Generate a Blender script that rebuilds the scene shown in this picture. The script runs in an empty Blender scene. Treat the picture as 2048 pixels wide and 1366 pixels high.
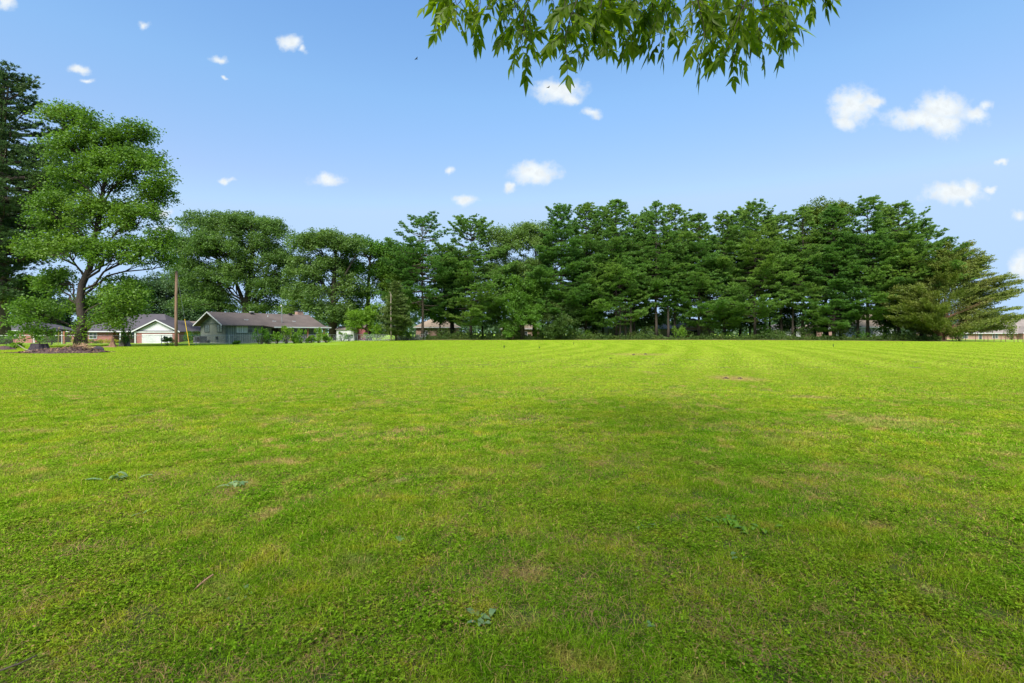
import bpy, math, random
import numpy as np
from math import radians as R

F, H, HY = 967.0, 1.5, 665.0          # focal length in photo pixels, eye height, horizon row
sc = bpy.context.scene
col = sc.collection

# ------------------------------------------------------------------ camera
cam_d = bpy.data.cameras.new('camera'); cam = bpy.data.objects.new('camera', cam_d); col.objects.link(cam)
cam.location = (0, 0, H); cam.rotation_euler = (R(90), 0, 0)
cam_d.sensor_width = 36.0; cam_d.lens = 36.0 * F / 2048; cam_d.shift_y = -(683 - HY) / 2048
cam_d.clip_start = 0.05; cam_d.clip_end = 5000
sc.camera = cam
sc.view_settings.view_transform = 'Standard'; sc.view_settings.look = 'None'
sc.view_settings.gamma = 1; sc.view_settings.exposure = 1.5
sc.render.film_transparent = False
try:
    sc.cycles.max_bounces = 6; sc.cycles.diffuse_bounces = 3; sc.cycles.transmission_bounces = 4
    sc.cycles.glossy_bounces = 2; sc.cycles.transparent_max_bounces = 4
except Exception: pass

# ------------------------------------------------------------------ sun and sky
SUN_EL, SUN_AZ = 50.0, 196.0           # azimuth clockwise from +Y (seen from above)
sd = bpy.data.lights.new('sun', 'SUN'); sun = bpy.data.objects.new('sun', sd); col.objects.link(sun)
sd.energy = 3.4; sd.angle = R(26); sd.color = (1.0, 0.95, 0.86)
sun.rotation_euler = (R(90 - SUN_EL), 0, R(180 - SUN_AZ)); sun.location = (0, -20, 60)

def N(nt, t, **kw):
    n = nt.nodes.new(t)
    for k, v in kw.items(): setattr(n, k, v)
    return n
def math_(nt, op, a, b=None, c=None, clamp=False):
    n = nt.nodes.new('ShaderNodeMath'); n.operation = op; n.use_clamp = clamp
    for i, v in enumerate((a, b, c)):
        if v is None: continue
        if isinstance(v, (int, float)): n.inputs[i].default_value = v
        else: nt.links.new(v, n.inputs[i])
    return n.outputs[0]
def mix_(nt, f, a, b, mode='MIX'):
    n = nt.nodes.new('ShaderNodeMix'); n.data_type = 'RGBA'; n.blend_type = mode
    for i, v in ((0, f), (6, a), (7, b)):
        if isinstance(v, (int, float)): n.inputs[i].default_value = v
        elif isinstance(v, (tuple, list)): n.inputs[i].default_value = (*v[:3], 1)
        else: nt.links.new(v, n.inputs[i])
    return n.outputs[2]
def ramp_(nt, f, lo, hi, a=0.0, b=1.0, smooth=True):
    n = nt.nodes.new('ShaderNodeMapRange'); n.interpolation_type = 'SMOOTHSTEP' if smooth else 'LINEAR'
    nt.links.new(f, n.inputs[0])
    for i, v in zip((1, 2, 3, 4), (lo, hi, a, b)): n.inputs[i].default_value = v
    return n.outputs[0]
def noise_(nt, vec, scale, detail=3, rough=0.5, w=None):
    n = nt.nodes.new('ShaderNodeTexNoise'); n.inputs['Scale'].default_value = scale
    n.inputs['Detail'].default_value = detail; n.inputs['Roughness'].default_value = rough
    if vec is not None: nt.links.new(vec, n.inputs['Vector'])
    return n.outputs[0]

world = bpy.data.worlds.new('World'); sc.world = world; world.use_nodes = True
wt = world.node_tree; wt.nodes.clear()
sky = N(wt, 'ShaderNodeTexSky', sky_type='NISHITA'); sky.sun_disc = False
sky.sun_elevation = R(SUN_EL); sky.sun_rotation = R(SUN_AZ)
sky.air_density = 1.0; sky.dust_density = 0.6; sky.ozone_density = 1.4
tc = N(wt, 'ShaderNodeTexCoord'); sep = N(wt, 'ShaderNodeSeparateXYZ'); wt.links.new(tc.outputs['Generated'], sep.inputs[0])
SKYMUL = (0.68, 0.93, 1.10)
tintr = N(wt, 'ShaderNodeValToRGB'); wt.links.new(sep.outputs[2], tintr.inputs[0])
els = tintr.color_ramp.elements; els[0].position = 0.0; els[0].color = (.84, .84, .90, 1); els[1].position = .60; els[1].color = (.82, 1.10, 1.25, 1)
for p_, c_ in ((.10, (.90, .845, .89, 1)), (.283, (.95, .91, .92, 1)), (.43, (.94, 1.10, 1.12, 1))):
    e_ = els.new(p_); e_.color = c_
skyc = mix_(wt, 1.0, sky.outputs[0], tintr.outputs[0], 'MULTIPLY')
skyc = mix_(wt, 1.0, skyc, (2.15, 3.02, 4.25), 'DARKEN')   # pale haze never brighter than this near the horizon
# clouds: small cumulus puffs, defined by their direction (slope right of +Y, slope above horizon)
ysafe = math_(wt, 'MAXIMUM', sep.outputs[1], 0.02)
u = math_(wt, 'DIVIDE', sep.outputs[0], ysafe); v = math_(wt, 'DIVIDE', sep.outputs[2], ysafe)
comb = N(wt, 'ShaderNodeCombineXYZ'); wt.links.new(u, comb.inputs[0]); wt.links.new(v, comb.inputs[1])
uv = comb.outputs[0]
wn = N(wt, 'ShaderNodeTexNoise'); wn.inputs['Scale'].default_value = 26; wn.inputs['Detail'].default_value = 5
wt.links.new(uv, wn.inputs['Vector'])
off = N(wt, 'ShaderNodeVectorMath', operation='MULTIPLY_ADD'); wt.links.new(wn.outputs['Color'], off.inputs[0])
off.inputs[1].default_value = (0.050, 0.036, 0); wt.links.new(uv, off.inputs[2])
off2 = N(wt, 'ShaderNodeVectorMath', operation='SUBTRACT'); wt.links.new(off.outputs[0], off2.inputs[0]); off2.inputs[1].default_value = (0.025, 0.018, 0)
duv = off2.outputs[0]
CLOUDS = [(1118,182,46,21,0),(1145,196,22,12,.1),(1180,226,26,12,.45),(1708,212,40,32,0),(1745,203,24,18,.2),(1692,244,22,16,.1),
 (1845,238,68,20,0),(1885,214,46,26,0),(1888,246,40,26,.05),(1945,230,34,18,.15),(1970,214,14,12,.4),(1905,388,50,17,0),(1942,380,20,18,.05),(1938,402,12,16,.4),
 (1981,375,14,8,.2),(1068,346,44,19,0),(1021,373,18,10,.15),(929,403,18,13,.1),(900,340,11,9,.3),(654,360,30,12,.12),(452,363,18,8,.25),
 (580,85,24,14,.1),(606,98,14,10,.4),(437,118,20,11,.4),(158,139,20,10,.1),(174,162,15,6,.25),(452,157,9,6,.35),(8,4,24,16,.15),
 (318,426,22,13,.25),(330,460,30,12,.45),(2036,432,18,12,.3),(2042,528,22,28,.2),(1999,325,10,6,.3),(283,50,14,12,.45)]
acc = None
for (cx, cy, rx, ry, bias) in CLOUDS:
    s = N(wt, 'ShaderNodeVectorMath', operation='SUBTRACT'); wt.links.new(duv, s.inputs[0]); s.inputs[1].default_value = ((cx - 1024) / F, (HY - cy) / F, 0)
    m = N(wt, 'ShaderNodeVectorMath', operation='MULTIPLY'); wt.links.new(s.outputs[0], m.inputs[0]); m.inputs[1].default_value = (F / rx, F / ry, 1)
    l = N(wt, 'ShaderNodeVectorMath', operation='LENGTH'); wt.links.new(m.outputs[0], l.inputs[0])
    d = math_(wt, 'ADD', l.outputs['Value'], bias)
    acc = d if acc is None else math_(wt, 'SMOOTH_MIN', acc, d, 0.25)
fn = noise_(wt, uv, 60, 5, 0.62)
acc = math_(wt, 'ADD', acc, math_(wt, 'MULTIPLY', math_(wt, 'SUBTRACT', fn, 0.5), 1.2))
dens = ramp_(wt, acc, 1.52, 0.36, 0, 0.97)
dens = math_(wt, 'MULTIPLY', dens, ramp_(wt, sep.outputs[1], 0.05, 0.15))
cl_shade = ramp_(wt, fn, 0.3, 0.7, 0.88, 1.0)
CLW = 4.0
clc = mix_(wt, 1.0, (CLW * .99, CLW * 1.05, CLW * 1.08), cl_shade, 'MULTIPLY')
skyf = mix_(wt, dens, skyc, clc)
bg = N(wt, 'ShaderNodeBackground'); bg.inputs[1].default_value = 0.085
wt.links.new(skyf, bg.inputs[0]); wo = N(wt, 'ShaderNodeOutputWorld'); wt.links.new(bg.outputs[0], wo.inputs[0])

# ------------------------------------------------------------------ helpers
def gz(X, Y):
    """ground height: flat lawn, dropping gently behind the tree row and at the far left"""
    def ss(t): t = min(1, max(0, t)); return t * t * (3 - 2 * t)
    z = -1.1 * ss((Y - 102) / 45)
    if Y > 1: 
        r = X / Y
        z -= 0.6 * ss((Y - 62) / 26) * ss((-0.645 - r) / 0.03) * (1 - ss((Y - 102) / 45))
    return z
def at(px, Y, py=None):
    X = (px - 1024) / F * Y
    return (X, Y, gz(X, Y) if py is None else H + (HY - py) / F * Y)

def tag(o, label=None, cat=None, group=None, kind=None):
    if label: o['label'] = label
    if cat: o['category'] = cat
    if group: o['group'] = group
    if kind: o['kind'] = kind
    return o
def empty(name, loc, rz=0.0, **kw):
    o = bpy.data.objects.new(name, None); col.objects.link(o); o.location = loc; o.rotation_euler = (0, 0, rz)
    o.empty_display_size = 0.3
    return tag(o, **kw)
def link(name, me, mat, parent=None):
    o = bpy.data.objects.new(name, me); col.objects.link(o)
    for m in (mat if isinstance(mat, (list, tuple)) else [mat]): me.materials.append(m)
    if parent: o.parent = parent
    return o
def npmesh(name, verts, faces):
    """verts (n,3), faces (m,k)"""
    me = bpy.data.meshes.new(name); k = faces.shape[1]
    me.vertices.add(len(verts)); me.vertices.foreach_set('co', np.ascontiguousarray(verts, dtype=np.float32).ravel())
    me.loops.add(faces.size); me.loops.foreach_set('vertex_index', faces.astype(np.int32).ravel())
    me.polygons.add(len(faces)); me.polygons.foreach_set('loop_start', np.arange(0, faces.size, k, dtype=np.int32))
    me.update(calc_edges=True)
    return me
class MB:
    def __init__(s): s.v = []; s.f = []; s.mi = []
    def add(s, vs, fs, mi=0):
        b = len(s.v); s.v += [tuple(map(float, p)) for p in vs]; s.f += [tuple(i + b for i in f) for f in fs]; s.mi += [mi] * len(fs); return s
    def box(s, x0, y0, z0, x1, y1, z1, mi=0):
        return s.add([(x0,y0,z0),(x1,y0,z0),(x1,y1,z0),(x0,y1,z0),(x0,y0,z1),(x1,y0,z1),(x1,y1,z1),(x0,y1,z1)],
                     [(0,3,2,1),(4,5,6,7),(0,1,5,4),(1,2,6,5),(2,3,7,6),(3,0,4,7)], mi)
    def slab(s, ps, t, mi=0):
        """polygon ps extruded down by t"""
        n = len(ps); lo = [(p[0], p[1], p[2] - t) for p in ps]
        return s.add(list(ps) + lo, [tuple(range(n)), tuple(range(2*n-1, n-1, -1))] + [(i, i+n, (i+1) % n + n, (i+1) % n) for i in range(n)], mi)
    def prism(s, ps, d, mi=0):
        """polygon ps extruded by vector d"""
        n = len(ps); lo = [(p[0]+d[0], p[1]+d[1], p[2]+d[2]) for p in ps]
        return s.add(list(ps) + lo, [tuple(range(n)), tuple(range(2*n-1, n-1, -1))] + [(i, i+n, (i+1) % n + n, (i+1) % n) for i in range(n)], mi)
    def tube(s, pts, rad, n=6, mi=0, cap=True):
        pts = [np.array(p, float) for p in pts]; rings = []; b = len(s.v)
        if not hasattr(rad, '__len__'): rad = [rad] * len(pts)
        for i, p in enumerate(pts):
            t = pts[min(i+1, len(pts)-1)] - pts[max(i-1, 0)]; t /= (np.linalg.norm(t) + 1e-9)
            a = np.cross(t, (0, 0, 1) if abs(t[2]) < .95 else (1, 0, 0)); a /= np.linalg.norm(a); c = np.cross(t, a)
            for k in range(n):
                an = 2 * math.pi * k / n; q = p + rad[i] * (a * math.cos(an) + c * math.sin(an)); s.v.append(tuple(q))
        for i in range(len(pts) - 1):
            for k in range(n):
                s.f.append((b+i*n+k, b+i*n+(k+1) % n, b+(i+1)*n+(k+1) % n, b+(i+1)*n+k)); s.mi.append(mi)
        if cap:
            s.f.append(tuple(b + k for k in range(n))[::-1]); s.mi.append(mi)
            e = b + (len(pts)-1)*n; s.f.append(tuple(e + k for k in range(n))); s.mi.append(mi)
        return s
    def build(s, name, mat, parent=None, smooth=False):
        me = bpy.data.meshes.new(name); me.from_pydata(s.v, [], s.f); me.update()
        o = link(name, me, mat, parent)
        if any(s.mi): me.polygons.foreach_set('material_index', s.mi)
        if smooth: me.polygons.foreach_set('use_smooth', [True] * len(s.f))
        return o

# ------------------------------------------------------------------ materials
def newmat(name):
    m = bpy.data.materials.new(name); m.use_nodes = True; nt = m.node_tree; nt.nodes.clear()
    return m, nt
def pbsdf(nt, colr, rough=0.8, spec=0.3, metal=0.0, bump=None, bstr=0.3, bdist=0.02):
    p = N(nt, 'ShaderNodeBsdfPrincipled'); o = N(nt, 'ShaderNodeOutputMaterial'); nt.links.new(p.outputs[0], o.inputs[0])
    if isinstance(colr, tuple): p.inputs['Base Color'].default_value = (*colr[:3], 1)
    else: nt.links.new(colr, p.inputs['Base Color'])
    p.inputs['Roughness'].default_value = rough; p.inputs['Specular IOR Level'].default_value = spec; p.inputs['Metallic'].default_value = metal
    if bump is not None:
        b = N(nt, 'ShaderNodeBump'); b.inputs['Strength'].default_value = bstr; b.inputs['Distance'].default_value = bdist
        nt.links.new(bump, b.inputs['Height']); nt.links.new(b.outputs[0], p.inputs['Normal'])
    return p
def plain(name, c, c2=None, scale=3.0, rough=0.75, spec=0.3, metal=0.0, stretch=(1,1,1), bstr=0.25):
    m, nt = newmat(name); t = N(nt, 'ShaderNodeTexCoord'); mp = N(nt, 'ShaderNodeMapping'); mp.inputs['Scale'].default_value = stretch
    nt.links.new(t.outputs['Object'], mp.inputs[0])
    c2 = c2 or tuple(x * 0.72 for x in c)
    n1 = noise_(nt, mp.outputs[0], scale, 5, 0.6)
    f = ramp_(nt, n1, 0.3, 0.7)
    pbsdf(nt, mix_(nt, f, c, c2), rough, spec, metal, n1, bstr)
    return m
def brickmat(name, c1, c2, mortar, tint=0.25):
    m, nt = newmat(name); t = N(nt, 'ShaderNodeTexCoord'); s = N(nt, 'ShaderNodeSeparateXYZ'); nt.links.new(t.outputs['Object'], s.inputs[0])
    c = N(nt, 'ShaderNodeCombineXYZ'); nt.links.new(math_(nt, 'ADD', s.outputs[0], s.outputs[1]), c.inputs[0]); nt.links.new(s.outputs[2], c.inputs[1])
    b = N(nt, 'ShaderNodeTexBrick'); nt.links.new(c.outputs[0], b.inputs['Vector'])
    b.inputs['Color1'].default_value = (*c1, 1); b.inputs['Color2'].default_value = (*c2, 1); b.inputs['Mortar'].default_value = (*mortar, 1)
    b.inputs['Scale'].default_value = 1.0; b.inputs['Mortar Size'].default_value = 0.010; b.inputs['Brick Width'].default_value = 0.22; b.inputs['Row Height'].default_value = 0.075
    n1 = noise_(nt, t.outputs['Object'], 1.3, 4)
    n2 = noise_(nt, c.outputs[0], 4.5, 2)
    colr = mix_(nt, ramp_(nt, n1, .3, .7, 0, tint), b.outputs[0], tuple(x * .55 for x in c1))
    colr = mix_(nt, ramp_(nt, n2, .55, .75, 0, .4), colr, c2)
    pbsdf(nt, colr, 0.9, 0.2, bump=b.outputs['Fac'], bstr=-0.3, bdist=0.01)
    return m
def shingle(name, c, c2):
    m, nt = newmat(name); t = N(nt, 'ShaderNodeTexCoord')
    n1 = noise_(nt, t.outputs['Object'], 0.6, 4); n2 = noise_(nt, t.outputs['Object'], 9, 3, .7)
    s = N(nt, 'ShaderNodeSeparateXYZ'); nt.links.new(t.outputs['Object'], s.inputs[0])
    row = math_(nt, 'FRACT', math_(nt, 'MULTIPLY', s.outputs[2], 14.0))
    f = math_(nt, 'MULTIPLY', ramp_(nt, n1, .25, .75), 0.75)
    f = math_(nt, 'ADD', f, math_(nt, 'MULTIPLY', n2, .25))
    cc = mix_(nt, f, c, c2); cc = mix_(nt, ramp_(nt, row, 0.0, .25, .22, 0), cc, tuple(x*.5 for x in c2))
    pbsdf(nt, cc, 0.9, 0.2, bump=n2, bstr=.4, bdist=.02)
    return m
def leafmat(name, c_lo, c_hi, c_alt, alt=0.25, trans=0.35, tint=(1.25, 1.3, 0.6), rough=0.5, spec=0.25, scale=0.35, bake=1.0):
    """foliage: every leaf varies, and the tree varies in broad clumps"""
    m, nt = newmat(name); g = N(nt, 'ShaderNodeNewGeometry'); rnd = g.outputs['Random Per Island']
    n1 = noise_(nt, g.outputs['Position'], scale, 2)
    f = math_(nt, 'ADD', math_(nt, 'MULTIPLY', rnd, 0.5), math_(nt, 'MULTIPLY', ramp_(nt, n1, .3, .7), 0.5))
    c = mix_(nt, f, c_lo, c_hi)
    n2 = noise_(nt, g.outputs['Position'], scale * 0.45, 2)
    oi = N(nt, 'ShaderNodeObjectInfo')
    c = mix_(nt, ramp_(nt, n2, .5, .72, 0, alt), c, c_alt)
    hs = N(nt, 'ShaderNodeHueSaturation'); nt.links.new(c, hs.inputs['Color'])
    nt.links.new(ramp_(nt, oi.outputs['Random'], 0, 1, 0.486, 0.512, False), hs.inputs['Hue'])
    nt.links.new(ramp_(nt, oi.outputs['Random'], 0, 1, 1.12, 0.88, False), hs.inputs['Value'])
    c = hs.outputs[0]
    d = N(nt, 'ShaderNodeBsdfPrincipled'); nt.links.new(c, d.inputs['Base Color']); d.inputs['Roughness'].default_value = rough; d.inputs['Specular IOR Level'].default_value = spec
    tr = N(nt, 'ShaderNodeBsdfTranslucent'); nt.links.new(mix_(nt, 1, c, tint, 'MULTIPLY'), tr.inputs[0])
    mx = N(nt, 'ShaderNodeMixShader'); mx.inputs[0].default_value = trans
    nt.links.new(d.outputs[0], mx.inputs[1]); nt.links.new(tr.outputs[0], mx.inputs[2])
    o = N(nt, 'ShaderNodeOutputMaterial'); nt.links.new(mx.outputs[0], o.inputs[0])
    return m

M = {}
M['oak'] = leafmat('oak_leaves', (.055,.115,.026), (.125,.225,.05), (.155,.225,.05), trans=.42)
M['maple'] = leafmat('maple_leaves', (.045,.115,.014), (.105,.23,.025), (.15,.24,.03), alt=.4, trans=.42)
M['bright'] = leafmat('bright_leaves', (.08,.18,.015), (.17,.32,.03), (.2,.3,.03), trans=.45)
M['yellowg'] = leafmat('yellow_green_leaves', (.07,.12,.012), (.15,.21,.02), (.17,.2,.02), trans=.4)
M['pine'] = leafmat('pine_needles', (.068,.15,.036), (.18,.325,.068), (.225,.32,.058), alt=.42, trans=.48, tint=(1.15,1.2,.7), scale=.3)
M['pinedark'] = leafmat('dark_pine_needles', (.045,.09,.036), (.105,.18,.058), (.13,.18,.045), trans=.35, tint=(1.1,1.1,.8))
M['youngpine'] = leafmat('young_pine_needles', (.055,.10,.028), (.13,.19,.05), (.16,.19,.05), trans=.25)
M['cedar'] = leafmat('cedar_foliage', (.060,.098,.018), (.145,.195,.030), (.155,.15,.04), alt=.45, trans=.3, scale=.7)
M['shrub'] = leafmat('undergrowth_leaves', (.035,.07,.015), (.10,.17,.035), (.14,.15,.035), alt=.4, trans=.35, scale=.8)
M['far'] = leafmat('distant_leaves', (.04,.085,.035), (.08,.145,.055), (.1,.15,.05), trans=.3)
M['goldshrub'] = leafmat('golden_shrub_leaves', (.22,.24,.02), (.4,.4,.03), (.35,.32,.03), trans=.3)
M['pecan'] = leafmat('pecan_leaflets', (.08,.14,.006), (.175,.25,.010), (.28,.34,.012), alt=.6, trans=.66, tint=(1.5,1.45,.5), scale=1.2, rough=.45, spec=.2)
M['bark'] = plain('bark', (.13,.10,.075), (.05,.038,.03), 6, stretch=(3,3,.5), rough=.95, bstr=.8)
M['darkbark'] = plain('dark_bark', (.055,.043,.034), (.025,.02,.016), 5, stretch=(3,3,.5), rough=.95, bstr=.8)
M['redbark'] = plain('red_brown_bark', (.24,.13,.08), (.10,.055,.04), 6, stretch=(3,3,.3), rough=.95, bstr=.8)
M['twig'] = plain('grey_twigs', (.28,.24,.19), (.16,.13,.10), 5, rough=.9)
M['greytrim'] = plain('white_trim', (.55,.56,.56), (.47,.48,.48), 3)
M['white'] = plain('white_paint', (.50,.51,.52), (.43,.44,.45), 2)
M['glass'] = plain('window_glass', (.03,.035,.04), (.06,.07,.08), 2, rough=.12, spec=.6, bstr=0)
M['blind'] = plain('pale_window_blind', (.45,.48,.44), (.36,.39,.36), 2)
M['metal'] = plain('galvanised_metal', (.42,.43,.44), (.28,.29,.30), 4, rough=.45, metal=.7)
M['rust'] = plain('rusty_metal', (.17,.075,.05), (.09,.05,.04), 9, rough=.8)
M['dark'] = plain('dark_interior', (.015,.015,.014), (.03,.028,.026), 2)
M['siding'] = plain('grey_green_siding', (.20,.225,.19), (.16,.18,.155), 1.2, stretch=(1,1,.3))
M['batten'] = plain('batten_groove', (.06,.08,.07), (.05,.065,.06), 2)
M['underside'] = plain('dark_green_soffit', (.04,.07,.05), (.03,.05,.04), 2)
M['acgrey'] = plain('grey_metal_casing', (.12,.12,.14), (.08,.08,.09), 6)
M['cedarpost'] = plain('stained_porch_post', (.26,.11,.06), (.17,.07,.04), 4)
M['pole'] = plain('weathered_pole_wood', (.24,.15,.10), (.13,.08,.055), 4, stretch=(4,4,.3), rough=.9)
M['yellow'] = plain('yellow_plastic_guard', (.75,.5,.03), (.6,.38,.03), 3)
M['brickred'] = brickmat('red_brick', (.34,.115,.095), (.23,.075,.065), (.30,.22,.2))
M['bricktan'] = brickmat('tan_brick', (.45,.29,.22), (.33,.19,.15), (.42,.36,.32))
M['brickbrown'] = brickmat('mottled_brown_brick', (.36,.20,.15), (.20,.11,.09), (.38,.32,.28))
M['stone'] = brickmat('pale_stone', (.6,.55,.48), (.42,.36,.3), (.6,.57,.52))
M['cream'] = plain('cream_siding', (.62,.52,.32), (.52,.44,.28), 2)
M['roofdark'] = shingle('charcoal_shingles', (.075,.068,.080), (.055,.050,.060))
M['roofbrown'] = shingle('weathered_brown_shingles', (.125,.10,.088), (.08,.064,.058))
M['rooftan'] = shingle('tan_shingles', (.26,.20,.15), (.19,.15,.11))
M['roofgrey'] = shingle('grey_brown_shingles', (.22,.185,.17), (.165,.14,.13))
M['pink'] = plain('faded_red_boards', (.5,.17,.2), (.38,.12,.14), 3, stretch=(3,3,.3))
M['redpaint'] = plain('red_paint', (.5,.03,.02), (.4,.03,.02), 3, rough=.4)
M['tyre'] = plain('black_rubber', (.02,.02,.02), (.03,.03,.03), 5)
M['stumpdark'] = plain('blackened_stump_wood', (.045,.036,.045), (.02,.016,.02), 7, stretch=(2,2,.5), rough=.9, bstr=.9)
M['stumpred'] = plain('broken_stump_wood', (.25,.14,.085), (.10,.06,.04), 8, stretch=(2,2,.4), rough=.95, bstr=.9)
M['stumpgrey'] = plain('grey_stump_bark', (.23,.19,.155), (.11,.09,.07), 8, stretch=(2,2,.4), rough=.95, bstr=.9)
M['mulch'] = plain('dark_mulch', (.085,.05,.045), (.035,.022,.022), 9, rough=.95, bstr=1)
M['straw'] = plain('dry_straw', (.42,.31,.17), (.28,.19,.10), 6, rough=.9)
M['stickwood'] = plain('peeled_stick', (.36,.20,.12), (.24,.14,.09), 9, rough=.8)
M['bluegreen'] = leafmat('blue_green_weed_leaves', (.12,.21,.075), (.20,.30,.13), (.14,.27,.07), trans=.3, rough=.5, spec=.25, scale=4)
M['weed'] = leafmat('weed_leaves', (.09,.19,.008), (.16,.28,.012), (.17,.28,.02), trans=.3, rough=.4, scale=4)

# ---- turf colour, shared by the ground sheet and the blades growing on it
PATCHES = [ # px, py, half width px, half height px (photo pixels on flat ground), strength
 (1470,757,48,6,1.2),(1630,796,34,4,.95),(1760,845,85,14,.62),(1880,800,50,6,.4),(1690,830,30,5,.6),(1442,818,16,5,.8),(1345,790,45,9,.35),(1300,746,14,3,.8),(98,863,30,5,.85),(60,950,90,12,.3),
 (790,968,24,6,.85),(905,946,70,7,.45),(640,945,30,9,.4),(380,880,90,8,.28),(1560,885,60,10,.3),(1085,778,50,3,.55),(700,1130,60,18,.3),(1020,1270,50,30,.42),
 (250,1130,40,16,.35),(440,1200,50,22,.4),(60,1330,60,20,.4),(1850,1180,26,6,.8),(1660,1215,30,8,.5),(1985,905,40,7,.5),(1950,1230,16,6,.9),(2030,855,20,4,.6),(560,842,90,7,.3),(1280,709,60,2.4,.8),(150,712,60,3,.2)]
def turf_group():
    g = bpy.data.node_groups.new('turf_colour', 'ShaderNodeTree')
    g.interface.new_socket('Color', in_out='OUTPUT', socket_type='NodeSocketColor')
    g.interface.new_socket('Bare', in_out='OUTPUT', socket_type='NodeSocketFloat')
    geo = N(g, 'ShaderNodeNewGeometry'); fl = N(g, 'ShaderNodeVectorMath', operation='MULTIPLY'); fl.inputs[1].default_value = (1, 1, 0)
    g.links.new(geo.outputs['Position'], fl.inputs[0]); p = fl.outputs[0]
    s = N(g, 'ShaderNodeSeparateXYZ'); g.links.new(p, s.inputs[0]); X, Y = s.outputs[0], s.outputs[1]
    n_big = noise_(g, p, .09, 3, .55); n_mid = noise_(g, p, .55, 4, .6); n_sm = noise_(g, p, 2.6, 4, .65); n_xs = noise_(g, p, 11, 3, .6)
    c = mix_(g, ramp_(g, n_big, .35, .65), (.145,.222,.010), (.197,.275,.013))
    c = mix_(g, ramp_(g, n_mid, .38, .66, 0, .75), c, (.075,.200,.004))
    c = mix_(g, ramp_(g, n_sm, .50, .68, 0, .75), c, (.26,.255,.018))
    c = mix_(g, ramp_(g, n_sm, .49, .34, 0, .75), c, (.055,.14,.004))
    c = mix_(g, ramp_(g, n_xs, .55, .75, 0, .3), c, (.27,.25,.05))
    # mowing passes: long curved bands on the far right half
    wob = math_(g, 'MULTIPLY', noise_(g, p, .05, 2), 5.0)
    far_ = math_(g, 'MAXIMUM', math_(g, 'SUBTRACT', Y, 40), 0)
    q_ = math_(g, 'SUBTRACT', math_(g, 'MULTIPLY', X, .922), math_(g, 'MULTIPLY', Y, .387))
    q_ = math_(g, 'ADD', q_, math_(g, 'MULTIPLY', math_(g, 'MULTIPLY', far_, far_), .007))
    ph = math_(g, 'ADD', math_(g, 'MULTIPLY', q_, 2.5), wob)
    band = math_(g, 'ADD', math_(g, 'MULTIPLY', math_(g, 'SINE', ph), .7), math_(g, 'MULTIPLY', math_(g, 'SUBTRACT', noise_(g, p, .35, 3), .5), 1.6))
    bm = math_(g, 'MULTIPLY', ramp_(g, Y, 9, 24), ramp_(g, X, -12, 8))
    band = math_(g, 'MULTIPLY', ramp_(g, band, -.8, .8), bm)
    c = mix_(g, math_(g, 'MULTIPLY', band, .45), c, (.24,.33,.02)); stripe = band
    # turf colour turns lighter and yellower with distance
    c = mix_(g, ramp_(g, Y, 6, 24, 0, .6), c, mix_(g, band, (.190,.300,.014), (.250,.345,.028)))
    # thin, dry and bare places
    wn = N(g, 'ShaderNodeTexNoise'); wn.inputs['Scale'].default_value = 1.7; wn.inputs['Detail'].default_value = 4; g.links.new(p, wn.inputs['Vector'])
    md = N(g, 'ShaderNodeVectorMath', operation='MULTIPLY_ADD'); g.links.new(wn.outputs['Color'], md.inputs[0]); md.inputs[1].default_value = (.7, .7, 0); g.links.new(p, md.inputs[2])
    acc = None
    for (px, py, hw, hh, st) in PATCHES:
        Yc = F * H / (py - HY); Xc = (px - 1024) / F * Yc; rx = hw / F * Yc; ry = hh * Yc * Yc / (F * H)
        a = N(g, 'ShaderNodeVectorMath', operation='SUBTRACT'); g.links.new(md.outputs[0], a.inputs[0]); a.inputs[1].default_value = (Xc + .35, Yc + .35, 0)
        b = N(g, 'ShaderNodeVectorMath', operation='MULTIPLY'); g.links.new(a.outputs[0], b.inputs[0]); b.inputs[1].default_value = (1 / rx, 1 / ry, 0)
        l = N(g, 'ShaderNodeVectorMath', operation='LENGTH'); g.links.new(b.outputs[0], l.inputs[0])
        q = ramp_(g, l.outputs['Value'], 1.5, .2, 0, st)
        acc = q if acc is None else math_(g, 'MAXIMUM', acc, q)
    sp = ramp_(g, n_xs, .35, .62)
    bare = math_(g, 'MULTIPLY', acc, math_(g, 'ADD', math_(g, 'MULTIPLY', sp, .65), .35), clamp=True)
    gen = math_(g, 'MULTIPLY', math_(g, 'MULTIPLY', ramp_(g, n_sm, .52, .68, 0, .85), ramp_(g, n_mid, .45, .60)), ramp_(g, Y, 45, 12, .25, 1))
    bare = math_(g, 'MAXIMUM', bare, gen)
    soil = mix_(g, ramp_(g, n_xs, .4, .6), (.27,.15,.085), (.33,.24,.12))
    c = mix_(g, math_(g, 'MULTIPLY', bare, .85), c, soil)
    go = N(g, 'NodeGroupOutput'); g.links.new(c, go.inputs[0]); g.links.new(bare, go.inputs[1])
    return g
TG = turf_group()
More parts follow.
